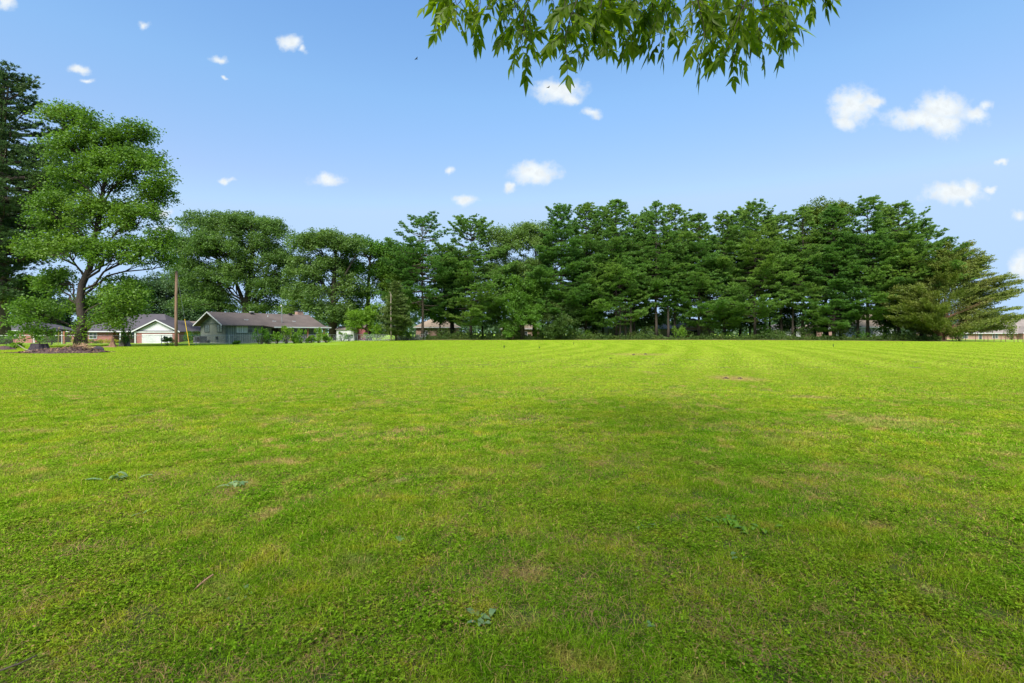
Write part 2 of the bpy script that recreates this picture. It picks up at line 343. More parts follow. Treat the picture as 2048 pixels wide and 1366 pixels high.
def turfmat():
    m, nt = newmat('lawn_turf'); gr = N(nt, 'ShaderNodeGroup'); gr.node_tree = TG
    g = N(nt, 'ShaderNodeNewGeometry'); s = N(nt, 'ShaderNodeSeparateXYZ'); nt.links.new(g.outputs['Position'], s.inputs[0])
    n = noise_(nt, g.outputs['Position'], 22, 5, .75)
    n2 = noise_(nt, g.outputs['Position'], 5, 4, .7)
    far = ramp_(nt, s.outputs[1], 25, 60)
    thatch = mix_(nt, gr.outputs['Bare'], (.045,.045,.016), (.25,.15,.09))
    c = mix_(nt, ramp_(nt, s.outputs[1], 14, 60, .12, 1.0), thatch, gr.outputs['Color'])
    # straw and bark litter ground beside the debris heap (a place, 38 m away to the left)
    def spot(cx, cy, rx, ry, c, colr):
        a = N(nt, 'ShaderNodeVectorMath', operation='SUBTRACT'); nt.links.new(g.outputs['Position'], a.inputs[0]); a.inputs[1].default_value = (cx, cy, 0)
        b = N(nt, 'ShaderNodeVectorMath', operation='MULTIPLY'); nt.links.new(a.outputs[0], b.inputs[0]); b.inputs[1].default_value = (1 / rx, 1 / ry, 0)
        l = N(nt, 'ShaderNodeVectorMath', operation='LENGTH'); nt.links.new(b.outputs[0], l.inputs[0])
        d = math_(nt, 'ADD', l.outputs['Value'], math_(nt, 'MULTIPLY', math_(nt, 'SUBTRACT', n2, .5), 1.2))
        return mix_(nt, ramp_(nt, d, 1.15, .75, 0, .9), c, colr)
    c = spot(-38.5, 37.5, 5.5, 2.4, c, (.36,.22,.11))
    c = spot(-32, 35.5, 4.5, 1.8, c, (.10,.06,.045))
    c = spot(-28, 38, 4.5, .8, c, (.13,.08,.05))
    c = spot(-41, 49, 4.0, 1.2, c, (.30,.17,.10))
    c = spot(-37, 30.5, 10, .7, c, (.36,.27,.12))
    # floor of fallen needles and earth below the tree row
    d = math_(nt, 'ADD', s.outputs[1], math_(nt, 'MULTIPLY', math_(nt, 'SUBTRACT', n2, .5), 2.5))
    c = mix_(nt, ramp_(nt, n, .35, .65, 0, .22), c, (.06,.11,.01))
    pbsdf(nt, c, .9, .15, bump=n, bstr=.5, bdist=.03)
    return m
M['turf'] = turfmat()
def blademat(name, mul, straw_p, trans=.35, mix_own=None, own=.5):
    m, nt = newmat(name); gr = N(nt, 'ShaderNodeGroup'); gr.node_tree = TG; g = N(nt, 'ShaderNodeNewGeometry'); r = g.outputs['Random Per Island']
    c = gr.outputs[0]
    if mix_own: c = mix_(nt, own, c, mix_own)
    v = ramp_(nt, r, 0, 1 - straw_p, .30 * mul, 1.65 * mul, False)
    c = mix_(nt, 1.0, c, v, 'MULTIPLY')
    c = mix_(nt, math_(nt, 'GREATER_THAN', r, 1 - straw_p), c, (.36 * mul, .25 * mul, .09 * mul))
    d = N(nt, 'ShaderNodeBsdfDiffuse'); nt.links.new(c, d.inputs[0])
    tr = N(nt, 'ShaderNodeBsdfTranslucent'); nt.links.new(mix_(nt, 1, c, (1.15,1.15,.6), 'MULTIPLY'), tr.inputs[0])
    mx = N(nt, 'ShaderNodeMixShader'); mx.inputs[0].default_value = trans
    nt.links.new(d.outputs[0], mx.inputs[1]); nt.links.new(tr.outputs[0], mx.inputs[2])
    o = N(nt, 'ShaderNodeOutputMaterial'); nt.links.new(mx.outputs[0], o.inputs[0]); return m
M['blade'] = blademat('grass_blades', 1.45, .12)
M['clover'] = blademat('clover_leaves', 1.25, .04, mix_own=(.12,.215,.012), own=.55)
M['litter'] = plain('dry_litter', (.34,.22,.08), (.20,.125,.045), 20)

# ------------------------------------------------------------------ ground
def ground():
    ys = np.concatenate([np.linspace(-40, 60, 51), np.linspace(63, 200, 50), np.linspace(215, 900, 20), [1600, 3000]])
    t = np.linspace(-1, 1, 121); xs = np.sign(t) * (np.abs(t) * 90 + np.abs(t) ** 6 * 2600)
    X, Yg = np.meshgrid(xs, ys); Z = np.array([[gz(a, b) for a in xs] for b in ys])
    V = np.stack([X, Yg, Z], -1).reshape(-1, 3); nx, ny = len(xs), len(ys)
    i = np.arange(nx * ny).reshape(ny, nx)
    Fq = np.stack([i[:-1, :-1], i[:-1, 1:], i[1:, 1:], i[1:, :-1]], -1).reshape(-1, 4)
    me = npmesh('ground', V, Fq); me.polygons.foreach_set('use_smooth', [True] * len(Fq))
    tag(link('ground', me, M['turf']), kind='structure')
ground()

# ------------------------------------------------------------------ grass (one object of stuff, instanced tufts)
def blades(rng, n, size, hmin, hmax, w, curl=.6):
    b = rng.uniform(0, size, (n, 2)) - size / 2; az = rng.uniform(0, 2 * np.pi, n); h = rng.uniform(hmin, hmax, n) * rng.uniform(.6, 1, n)
    ln = rng.uniform(.1, curl, n) * h * 1.6; d = np.stack([np.cos(az), np.sin(az), 0 * az], 1); s = np.stack([-np.sin(az), np.cos(az), 0 * az], 1)
    base = np.c_[b, np.zeros(n)]; ww = (w * rng.uniform(.6, 1.3, n))[:, None]
    mid = base + d * (ln * .35)[:, None] + np.c_[np.zeros((n, 2)), h * .65]
    tip = base + d * ln[:, None] + np.c_[np.zeros((n, 2)), h * rng.uniform(.55, 1.0, n)]
    V = np.stack([base - s * ww, base + s * ww, mid - s * ww * .75, mid + s * ww * .75, tip - s * ww * .12, tip + s * ww * .12], 1).reshape(-1, 3)
    k = np.arange(n)[:, None] * 6
    return V, np.concatenate([k + np.array([[0, 1, 3, 2]]), k + np.array([[2, 3, 5, 4]])])
def clover(rng, n, size, r, hmax):
    # each leaf three small folded leaflets
    V = []; Fs = []; k = 0
    for i in range(n):
        x, y = rng.uniform(-size/2, size/2, 2); h = rng.uniform(.3, 1) * hmax; a0 = rng.uniform(0, 6.28); rr = r * rng.uniform(.6, 1.2); tx, ty = rng.normal(0, .25, 2)
        for j in range(3):
            a = a0 + j * 2.094; c, s = math.cos(a), math.sin(a)
            def P(u, v, w): return (x + c*u - s*v, y + s*u + c*v, h + w + tx*(c*u - s*v) + ty*(s*u + c*v))
            V += [P(0,0,0), P(rr*.65, rr*.5, rr*.18), P(rr*1.15, 0, rr*.02), P(rr*.65, -rr*.5, rr*.18)]
            Fs.append([k, k+1, k+2, k+3]); k += 4
    return np.array(V), np.array(Fs)
def proto(name, parts):
    Vs = []; Fs = []; mi = []; off = 0
    for (V, Fq), m in parts: Vs.append(V); Fs.append(Fq + off); off += len(V); mi += [m] * len(Fq)
    me = npmesh(name, np.concatenate(Vs), np.concatenate(Fs)); 
    for m in (M['blade'], M['clover'], M['litter']): me.materials.append(m)
    me.polygons.foreach_set('material_index', mi)
    return bpy.data.objects.new(name, me)
def lawn_grass():
    rng = np.random.default_rng(5)
    protos = []
    for k in range(4):
        cl = [260, 90, 520, 150][k]
        protos.append(proto('turf_tuft', [(blades(rng, [3700, 4300, 2500, 3600][k], .80, .012, [.046, .038, .036, .062][k], .0015, 1.5), 0), (clover(rng, cl * 2, .80, .0085, .034), 1), (blades(rng, 260, .8, .006, .022, .0022, 5.5), 2)]))
    for k in range(2): protos.append(proto('turf_tuft', [(blades(rng, 5600, 1.6, .015, .052, .0028, 1.4), 0), (clover(rng, [700, 160][k], 1.6, .012, .04), 1), (blades(rng, 240, 1.6, .01, .025, .004, 4), 2)]))
    for k in range(2): protos.append(proto('turf_tuft', [(blades(rng, 7000, 6.0, .02, .05, .011), 0)]))
    for k in range(2): protos.append(proto('turf_tuft', [(blades(rng, 5600, 3.1, .02, .05, .006), 0)]))
    pts = [[] for _ in protos]
    def lay(y0, y1, st, ids):
        y = y0
        while y < y1:
            w = 1.16 * y + 3.0; x = -w
            while x < w:
                jx, jy = rng.normal(0, st * .08, 2); X, Yy = x + jx, y + jy
                lim = 58 if X < -.36 * Yy else float(np.interp(1024 + X / max(Yy, 1) * F, [700, 850, 1000, 1400, 1600, 1750, 1890, 2100], [88, 93, 95, 95, 90, 84, 79, 72]))
                if Yy < lim and not ((X + 33.5) ** 2 / 16 + (Yy - 36) ** 2 / 2.2 < 1):
                    pts[ids[int(rng.integers(len(ids)))]].append((X, Yy, 0.0))
                x += st
            y += st
    lay(-.5, 6.3, .5, [0, 0, 1, 1, 2, 3]); lay(6.4, 20.4, 1.0, [4, 5]); lay(20.6, 52, 2.0, [8, 9]); lay(53.5, 90, 4.0, [6, 7])
    # lusher tufts, clover pads and coarse leaves standing above the mown sward
    nb = len(protos)
    protos.append(proto('turf_tuft', [(blades(rng, 230, .26, .03, .068, .0016, 1.2), 0)]))
    protos.append(proto('turf_tuft', [(clover(rng, 130, .28, .010, .042), 1), (blades(rng, 60, .22, .03, .06, .0016, 1.2), 0)]))
    protos.append(proto('turf_tuft', [(clover(rng, 80, .24, .0125, .042), 1)]))
    protos.append(proto('turf_tuft', [(blades(rng, 170, .26, .01, .05, .0017, 2.6), 2), (blades(rng, 90, .26, .02, .05, .0017, 1.4), 0)]))
    for _ in range(3): pts.append([]); 
    pts.append([])
    ph = rng.uniform(0, 6.28, 8)
    def field(x, y, k): return .5 + .25 * (math.sin(x * 1.9 + ph[k] + 1.3 * math.sin(y * 1.3 + ph[k+1])) + math.sin(y * 2.3 + ph[k+2] + 1.5 * math.sin(x * 1.1 + ph[k+3])))
    for _ in range(5200):
        y = rng.uniform(0, 1) ** .6 * 11.0; x = rng.uniform(-1, 1) * (1.16 * y + 1.8)
        a, b = field(x, y, 0), field(x, y, 4)
        k = 0 if a > .55 else (1 if b > .55 else (3 if rng.random() < .35 else 2))
        if rng.random() < .25: k = int(rng.integers(0, 3))
        if k < 3 and a < .42 and b < .42 and rng.random() < .75: continue
        pts[nb + k].append((x, y, 0.0))
    me = bpy.data.meshes.new('lawn_grass'); allp = []; idx = []; rot = []; scl = []
    for i, l in enumerate(pts):
        allp += l; idx += [i] * len(l)
    n = len(allp); me.vertices.add(n); me.vertices.foreach_set('co', np.array(allp, np.float32).ravel())
    a = me.attributes.new('pick', 'INT', 'POINT'); a.data.foreach_set('value', idx)
    a = me.attributes.new('turn', 'FLOAT', 'POINT'); a.data.foreach_set('value', rng.uniform(0, 6.283, n).astype(np.float32))
    a = me.attributes.new('tall', 'FLOAT', 'POINT'); a.data.foreach_set('value', (.55 + .9 * rng.beta(2, 3, n)).astype(np.float32))
    o = bpy.data.objects.new('lawn_grass', me); col.objects.link(o)
    tag(o, 'short mown lawn grass with clover covering the open field', 'grass', kind='stuff')
    g = bpy.data.node_groups.new('grass_layout', 'GeometryNodeTree')
    g.interface.new_socket('Geometry', in_out='INPUT', socket_type='NodeSocketGeometry'); g.interface.new_socket('Geometry', in_out='OUTPUT', socket_type='NodeSocketGeometry')
    gi = N(g, 'NodeGroupInput'); go = N(g, 'NodeGroupOutput'); jn = N(g, 'GeometryNodeJoinGeometry')
    def named(nm, t):
        k = N(g, 'GeometryNodeInputNamedAttribute'); k.data_type = t; k.inputs[0].default_value = nm; return k.outputs[0]
    pick, turn, tall = named('pick', 'INT'), named('turn', 'FLOAT'), named('tall', 'FLOAT')
    cr = N(g, 'ShaderNodeCombineXYZ'); g.links.new(turn, cr.inputs[2]); cs = N(g, 'ShaderNodeCombineXYZ'); cs.inputs[0].default_value = 1; cs.inputs[1].default_value = 1; g.links.new(tall, cs.inputs[2])
    for i, pr in enumerate(protos):
        cmp = N(g, 'FunctionNodeCompare'); cmp.data_type = 'INT'; cmp.operation = 'EQUAL'
        ins = [s for s in cmp.inputs if s.type == 'INT']; g.links.new(pick, ins[0]); ins[1].default_value = i
        oi = N(g, 'GeometryNodeObjectInfo'); oi.inputs['Object'].default_value = pr; oi.inputs['As Instance'].default_value = True
        ip = N(g, 'GeometryNodeInstanceOnPoints'); g.links.new(gi.outputs[0], ip.inputs['Points']); g.links.new(cmp.outputs[0], ip.inputs['Selection'])
        g.links.new(oi.outputs['Geometry'], ip.inputs['Instance']); g.links.new(cr.outputs[0], ip.inputs['Rotation']); g.links.new(cs.outputs[0], ip.inputs['Scale'])
        g.links.new(ip.outputs[0], jn.inputs[0])
    g.links.new(jn.outputs[0], go.inputs[0])
    md = o.modifiers.new('grass_layout', 'NODES'); md.node_group = g
lawn_grass()

# ------------------------------------------------------------------ foliage builders
def cards(rng, C, Nn, size, aspect, fold=.25):
    """leaf-shaped rhombs at C with direction Nn (long axis), random roll"""
    n = len(C); d = Nn / (np.linalg.norm(Nn, axis=1, keepdims=True) + 1e-9)
    r = rng.normal(size=(n, 3)); a = np.cross(d, r); a /= (np.linalg.norm(a, axis=1, keepdims=True) + 1e-9); b = np.cross(d, a)
    L = (size * rng.uniform(.65, 1.25, n))[:, None]; W = L * aspect * .5
    V = np.stack([C - d * L * .5, C + a * W + b * W * fold, C + d * L * .5, C - a * W + b * W * fold], 1).reshape(-1, 3)
    return V, np.arange(n * 4).reshape(n, 4)
def unit(rng, n):
    v = rng.normal(size=(n, 3)); return v / np.linalg.norm(v, axis=1, keepdims=True)
def interp(path, z):
    for i in range(len(path) - 1):
        if path[i+1][2] >= z or i == len(path) - 2:
            t = (z - path[i][2]) / max(1e-6, path[i+1][2] - path[i][2]); t = min(1, max(0, t))
            return [path[i][k] + (path[i+1][k] - path[i][k]) * t for k in range(3)], i + t
def limb(mb, rng, p0, p1, r0, r1=.03, n=5, sag=.1, sides=5):
    p0, p1 = np.array(p0), np.array(p1); L = np.linalg.norm(p1 - p0); pts = []
    for i in range(n + 1):
        t = i / n; p = p0 + (p1 - p0) * t
        p[2] += math.sin(t * math.pi) * L * sag
        if 0 < i < n: p += rng.normal(0, .03 * L, 3)
        pts.append(p)
    mb.tube(pts, [r0 + (r1 - r0) * (i / n) ** .7 for i in range(n + 1)], sides, cap=False)
    return pts
def broadleaf(name, base, label, cat, lobes, trunk, r0, leaf, seed, mat='oak', bark='bark', group=None, clump=1.25, per=130, dens=1.0, extra_trunks=(), spread=.19):
    """lobes: (dx, dy, cz, rx, ry, rz, number of clumps) around the base; trunk: list of (dx, dy, z)"""
    rng = np.random.default_rng(seed); root = empty(name, base, label=label, cat=cat, group=group)
    mb = MB(); nt_ = len(trunk); tr = [list(map(float, p)) for p in trunk]
    mb.tube(tr, [r0 * (1.35 if i == 0 else 1) * (1 - .82 * (i / (nt_ - 1)) ** 1.1) for i in range(nt_)], 9)
    for et, er in extra_trunks: mb.tube(et, [er * (1.3 if i == 0 else 1) * (1 - .7 * i / (len(et) - 1)) for i in range(len(et))], 7)
    Cs = []; Ds = []; 
    for (dx, dy, cz, rx, ry, rz, nc) in lobes:
        cen = np.array([dx, dy, cz])
        # major limb into the lobe
        z0 = max(tr[0][2] + 1.5, cz - rz * .9 - abs(dx) * .35); p0, _ = interp(tr, min(z0, tr[-1][2] * .93))
        lp = limb(mb, rng, p0, cen + rng.normal(0, .12, 3) * (rx, ry, rz), r0 * .30, .04, 6, .08, 6)
        for q in range(int(nc * 1.25)):
            uu = unit(rng, 1)[0]; 
            if uu[2] < -.55: uu[2] *= -.6
            rad = rng.uniform(.35, 1.0) ** .45
            c = cen + uu * rad * np.array([rx, ry, rz]) * rng.uniform(.86, 1.08)
            st = lp[int(rng.integers(2, 6))]
            if q % 2 == 0: limb(mb, rng, st, c, .05 * r0 / .35, .015, 3, .05, 3)
            r = clump * 1.12 * rng.uniform(.65, 1.35); n = int(2.3 * per * dens * r * r / (clump * clump) * rng.uniform(.7, 1.2))
            # a clump is several leafy twigs
            tw = max(3, n // 14); tc_ = unit(rng, tw) * (rng.uniform(.25, 1, (tw, 1)) ** .5) * r * np.array([1, 1, .62])
            k = rng.integers(0, tw, n)
            pts = c + tc_[k] + rng.normal(0, r * spread, (n, 3)) * np.array([1, 1, .7])
            Cs.append(pts); Ds.append(unit(rng, n) * np.array([1, 1, .55]) + (pts - c) * .5 / r + np.array([0, 0, -.15]))
    V, Fq = cards(rng, np.concatenate(Cs), np.concatenate(Ds), leaf, .62)
    mb.build('trunk', M[bark], root, smooth=True)
    link('crown', npmesh('crown', V, Fq), M[mat], root)
    return root
def pine(name, base, label, cat, h, zlow, rmax, seed, mat='pine', bark='darkbark', group=None, r0=.3, lean=(0, 0), top_round=.5, plume=1.0, needle=.42, dens=1.0, low_prob=.9, rise=.12, bias=None, whorl=1.0, aspect=.26, peak=.12):
    rng = np.random.default_rng(seed); root = empty(name, base, label=label, cat=cat, group=group); mb = MB()
    ax = lambda z: np.array([lean[0] * (z / h) ** 1.5, lean[1] * (z / h) ** 1.5, z])
    zs = np.linspace(0, h * .985, 10); mb.tube([ax(z) + rng.normal(0, .04, 3) * (z > 0) for z in zs], [r0 * (1.3 if i == 0 else 1) * (1 - .9 * (z / h)) for i, z in enumerate(zs)], 8)
    Cs = []; Ds = []; z = zlow
    while z < h * .99:
        t = (z - zlow) / (h - zlow)
        env = rmax * (min(1, .55 + t / peak * .45) if t < peak else max(.06, (1 - ((t - peak) / (1 - peak)) ** (1 / max(.2, top_round)) ) ** .8))
        nb = 4 + int(rng.integers(0, 3))
        a0 = rng.uniform(0, 6.28)
        for b in range(nb):
            if t < .35 and rng.random() > low_prob: continue
            a = a0 + b * 6.283 / nb + rng.normal(0, .3); L = env * rng.uniform(.55, 1.12)
            if bias: L *= 1 + bias[1] * math.cos(a - bias[0])
            L = max(.35, L); rs = rise + 1.5 * max(0, t - .7) * 2 + rng.normal(0, .06)
            p0 = ax(z) + np.array([0, 0, rng.normal(0, .15)]); dirv = np.array([math.cos(a), math.sin(a), 0]); nseg = 5; pts = []
            for i in range(nseg + 1):
                q = i / nseg; pts.append(p0 + dirv * L * q + np.array([0, 0, L * (rs * q + .10 * q ** 3 - .10 * math.sin(q * 3.14))]))
            mb.tube(pts, [max(.015, .045 * r0 / .3 * L / 3 + .02) * (1 - .8 * i / nseg) for i in range(nseg + 1)], 4, cap=False)
            # flat plumes along outer part
            ns = max(3, int(L * (6.0 if t < .75 else 3.6) * dens)); side = np.array([-dirv[1], dirv[0], 0])
            for s in range(ns):
                q = rng.uniform(.28, 1.0) ** .75; i0 = min(nseg - 1, int(q * nseg)); p = pts[i0] + (pts[i0+1] - pts[i0]) * (q * nseg - i0)
                wid = (.25 + .32 * L * (1 - q) ** .6 + .12) * rng.normal(0, 1)
                c = p + side * wid * .8 + np.array([0, 0, .06 + .03 * rng.normal()]); out = dirv * .8 + side * np.sign(wid) * .45 + np.array([0, 0, .28])
                nt_ = 4; sp_ = 1.0 if t < .72 else .5; tc_ = c + rng.normal(0, 1, (nt_, 3)) * np.array([.30, .30, .06]) * plume * sp_
                n = int(30); k = rng.integers(0, nt_, n); dd = unit(rng, n) * .8 + out
                dd[:, 2] = np.abs(dd[:, 2]) * .8 + .05
                ddn = dd / np.linalg.norm(dd, axis=1, keepdims=True)
                Cs.append(tc_[k] + ddn * needle * .45 + rng.normal(0, .04, (n, 3))); Ds.append(dd)
        z += whorl * rng.uniform(.7, 1.3) * (1 if t < .8 else .6)
    # leader
    n = 60; c = ax(h) + rng.normal(0, .12, (n, 3)); Cs.append(c); Ds.append(unit(rng, n) + np.array([0, 0, 1]))
    V, Fq = cards(rng, np.concatenate(Cs), np.concatenate(Ds), needle, aspect)
    mb.build('trunk', M[bark], root, smooth=True); link('crown', npmesh('crown', V, Fq), M[mat], root)
    return root
def shrub(name, base, label, cat, rx, ry, h, seed, mat='shrub', leaf=.14, n=1500, group=None, spikes=0, clumps=9, stem=True, z0=.25):
    rng = np.random.default_rng(seed); root = empty(name, base, label=label, cat=cat, group=group); mb = MB(); Cs = []; Ds = []
    for c in range(clumps + spikes):
        if c < clumps: cen = np.array([rng.uniform(-.8, .8) * rx, rng.uniform(-.8, .8) * ry, h * rng.uniform(z0, .72)]); r = np.array([rx * .42, ry * .42, h * .26])
        else: cen = np.array([rng.uniform(-.6, .6) * rx, rng.uniform(-.6, .6) * ry, h * rng.uniform(.72, .92)]); r = np.array([rx * .16, ry * .2, h * .16])
        mb.tube([(cen[0] * .25, cen[1] * .25, 0), cen * np.array([.7, .7, .6]), cen], [.03, .02, .008], 4)
        k = n // (clumps + spikes); uu = unit(rng, k) * rng.uniform(.3, 1, (k, 1)) ** .5
        p = cen + uu * r; p[:, 2] = np.maximum(p[:, 2], .03); Cs.append(p); Ds.append(unit(rng, k) * np.array([1, 1, .5]) + uu * .6)
    V, Fq = cards(rng, np.concatenate(Cs), np.concatenate(Ds), leaf, .55)
    if stem: mb.build('stems', M['darkbark'], root)
    link('foliage', npmesh('foliage', V, Fq), M[mat], root)
    return root

# ------------------------------------------------------------------ left foreground trees
# tall dark pine at the far left, cut by the frame
def leftpine():
    bx, by, bz = at(2, 62); S = 62 / F
    root = pine('pine_tree', (bx, by, bz), 'tall dark shaggy pine at the far left edge, behind the chain link fence', 'tree', 34.5, 5.5, 8.6, 41,
        mat='pinedark', bark='bark', r0=.85, dens=1.5, plume=1.5, needle=.42, top_round=.62, rise=.16, whorl=1.15, low_prob=.9, lean=(.3, 0), bias=(0, .12), peak=.45, aspect=.24)
leftpine()
def maple():
    Yt = 51.0; S = Yt / F
    def L(px, py): return ((px - 160) * S, (690 - py) * S)
    tp = [(160,693),(163,640),(156,600),(158,565),(172,530),(178,480),(186,420),(196,350),(205,280)]
    trunk = [(L(*p)[0], .12 * i, max(0, L(*p)[1])) for i, p in enumerate(tp)]
    lobes = []
    for (px, py, hw, hh, n, dy) in [(100,232,14,26,5,0),(148,235,32,22,13,0),(200,262,32,24,13,0),(150,300,48,38,26,0),(225,285,42,30,17,1),(258,262,26,16,7,0),(295,262,22,12,6,0),(285,330,50,32,22,0),(215,350,56,40,32,0),(322,370,22,22,9,0),
            (118,350,30,30,12,1),(310,385,26,16,8,1),(190,430,70,38,32,1),(278,435,46,34,20,0),(102,420,40,34,16,0),(82,440,20,18,5,1),(120,500,62,32,24,0),(225,505,64,30,26,0),(295,500,40,26,15,0),(322,478,22,18,7,0),(330,520,14,10,4,1),
            (110,560,40,24,10,1),(225,580,52,22,15,1.5),(262,600,38,24,13,-1),(112,625,40,24,15,-2.5),(232,640,30,16,8,-1),(112,662,26,10,5,-2),(275,628,22,16,6,-1),(140,612,24,16,6,1.2),(70,560,26,16,5,1.5)]:
        x, z = L(px, py); lobes.append((x, dy, z, hw * S, hw * S * .8, hh * S * 1.3, int(n * 1.25)))
    broadleaf('maple_tree', at(160, Yt), 'bright green broad-crowned shade tree with a curved trunk on the lawn beside the debris heap', 'tree', lobes, trunk, .46, .24, 7, mat='maple', clump=.92, per=54, spread=.25, bark='darkbark')
maple()
# wood in the left background
shrub('sapling', at(168, 50), 'leafy green suckers growing around the base of the broad shade tree', 'sapling', 1.7, .8, 3.0, 90, mat='bright', leaf=.22, n=330, spikes=5, clumps=7)

# ------------------------------------------------------------------ big oaks beyond the green house
def oak_px(label, px, Yt, lobes_px, trunk_px, r0, seed, mat='oak', leaf=.34, group=None, clump=1.5, per=105, name='oak_tree', bark='darkbark', base=678, extra=(), dens=1.0):
    S = Yt / F; bz = at(px, Yt)[2]
    L = lambda x, y: ((x - px) * S, H + (HY - y) * S - bz)
    trunk = [(L(*p)[0], 0, max(0, L(*p)[1])) for p in trunk_px]; trunk[0] = (trunk[0][0], 0, 0)
    lobes = [(L(x, y)[0], dy, L(x, y)[1], hw * S, max(hw * S * .8, 2), hh * S, n) for (x, y, hw, hh, n, dy) in lobes_px]
    ex = [([(L(*p)[0], d, max(0, L(*p)[1])) for p in path], r) for path, d, r in extra]
    return broadleaf(name, at(px, Yt), label, 'tree', lobes, trunk, r0, leaf, seed, mat=mat, bark=bark, clump=clump, per=per, group=group, extra_trunks=ex, dens=dens)
G1 = 'large broadleaf trees behind the green house'
oak_px('huge spreading oak with a wide domed crown rising behind the grey green house', 492, 100, [
 (400,450,36,24,17,0),(440,445,34,20,15,1),(500,455,56,28,36,0),(540,470,34,30,18,-1),(390,500,44,34,25,0),(455,500,56,40,40,-2),(530,520,56,40,38,0),(372,540,24,26,9,0),(400,555,50,34,24,-1),
 (460,565,54,36,30,-2),(530,580,50,36,30,0),(420,605,52,26,22,-2),(500,620,60,22,20,1),(560,545,24,40,14,0)],
 [(492,678),(492,620),(500,560),(505,500),(500,440)], .85, 11, group=G1, extra=[([(506,678),(508,610),(530,545),(545,500)], .6, .5), ([(495,625),(470,560),(440,500)], 0, .4)])
oak_px('rounded oak with dark limbs standing at the right end of the green house roof', 665, 92, [
 (610,490,32,24,14,0),(655,485,40,22,20,0),(700,495,30,24,14,0),(610,540,40,34,24,0),(665,540,44,36,24,1),(620,590,44,30,24,-1),(690,580,34,30,14,1),(595,615,34,20,12,1),(655,625,26,22,10,-1),(690,630,26,26,12,0)],
 [(666,678),(666,600),(668,555),(672,500),(676,478)], .62, 12, group=G1, extra=[([(666,590),(690,550),(712,510)], 0, .3), ([(667,600),(640,560),(618,520)], 0, .28)])
oak_px('broadleaf tree with a vine covered trunk between the rounded oak and the thin bare pole', 735, 97, [
 (720,500,34,24,15,0),(755,505,26,22,12,1),(715,550,34,30,15,0),(760,545,26,30,12,1),(725,600,30,26,11,-1),(770,560,22,30,8,2),(700,630,28,26,12,1),(735,640,30,18,9,1)],
 [(736,678),(736,600),(738,550),(742,490)], .55, 13, mat='maple', group=G1)
oak_px('bright yellow green small tree leaning over the fence beside the white shed', 738, 90, [(728,640,22,22,12,-1),(712,655,16,12,6,-1),(745,625,14,16,6,-1),(752,662,14,10,5,-1)],
 [(742,680),(742,650),(735,630)], .16, 14, mat='bright', name='small_tree', leaf=.26, clump=.9, per=80)
for i, (px, Yt, top, hw, sd, lb) in enumerate([(285,150,565,34,21,'distant grey green tree seen above the charcoal garage roof'),(330,155,552,38,22,'distant rounded tree directly behind the tall wooden pole'),(375,150,560,34,23,'distant tree right of the wooden pole, left of the green house'),
        (215,140,590,36,24,'distant tree half hidden behind the trunk of the broad shade tree'),(60,120,560,46,25,'shadowy tree behind the fence between the dark pine and the broad shade tree'),(120,130,600,40,26,'low dark tree behind the leftmost brick house'),(415,160,575,30,27,'distant tree peeping past the left edge of the huge oak')]):
    oak_px(lb, px, Yt, [(px-hw*.4,top+24,hw*.6,24,14,0),(px+hw*.4,top+26,hw*.6,26,14,0),(px,top+60,hw,30,22,0),(px,top+95,hw,20,16,-1)], [(px,676),(px,640),(px,top+30)], .4, sd, mat='far', leaf=.6, clump=2.2, per=70, group='trees in the left background')

# ------------------------------------------------------------------ the long tree row
def edgeY(px):   # distance to the far edge of the mown lawn
    return float(np.interp(px, [700, 850, 1000, 1400, 1600, 1750, 1890, 2100], [90, 95, 97, 97, 92, 86, 81, 74]))
GP = 'tall pines in the long tree row'
def row_pine(px, top, hwpx, seed, label, back=3.0, low=1.5, **kw):
    Yt = edgeY(px) + back; h = H + (HY - top) / F * Yt; 
    pine('pine_tree', at(px, Yt), label, 'tree', h, low, 1.36 * hwpx / F * Yt, seed, group=GP, **kw)
row_pine(845,440,66,101,'open pine with a bare pale trunk, next right of the bushy young pine',1.5,6.0,low_prob=.7,top_round=.35,dens=1.0, bark='bark')
row_pine(942,443,66,102,'pointed pine whose spire is the second from the left in the pine row',2.5,3.0,top_round=.35,dens=1.25)
row_pine(1122,412,52,103,'tall pine at the left shoulder of the high part of the row',3,5,top_round=.4,dens=1.3)
row_pine(1172,408,54,104,'tall full pine just right of the left shoulder of the high row',5,4,top_round=.7,dens=1.3)
row_pine(1232,402,56,105,'pine with the tallest tip left of centre in the high row',3,3,top_round=.55,dens=1.2)
row_pine(1268,432,44,106,'slightly shorter pine beside three bare dark trunks',6,7,top_round=.6)
row_pine(1312,410,44,107,'pine with twin ragged tips, first of the pair above the open garage',3,7,top_round=.4,low_prob=.8)
row_pine(1350,414,44,108,'pine with a ragged spread tip above the open garage',5,6,top_round=.4)
row_pine(1398,428,50,109,'lower blunt topped pine right of the ragged tipped pair',3,3,top_round=.7,dens=1.3)
row_pine(1448,424,50,110,'full pine with drooping low boughs right of the open garage',4,2.5,top_round=.7,dens=1.35)
row_pine(1510,408,58,111,'pine with a feathery fan shaped tip amid the right half of the row',3,4,top_round=.45,dens=1.2)
row_pine(1562,430,46,112,'pine in the shallow dip of the skyline with dark trunk showing below',5,7,top_round=.55)
row_pine(1606,418,44,113,'narrow pine left of the yellow green topped tree',3,6,top_round=.5)
row_pine(1668,412,50,114,'pine with layered low boughs before the yellow green topped tree',2.5,2,top_round=.6,dens=1.35)
row_pine(1735,398,54,115,'pine with the highest tip towards the right end of the row',3,4,top_round=.45,dens=1.25)
row_pine(1798,410,58,116,'broad pine next to last at the right end, its boughs rising to the right',4,6,top_round=.5,dens=1.25,bias=(0,.15),rise=.2)
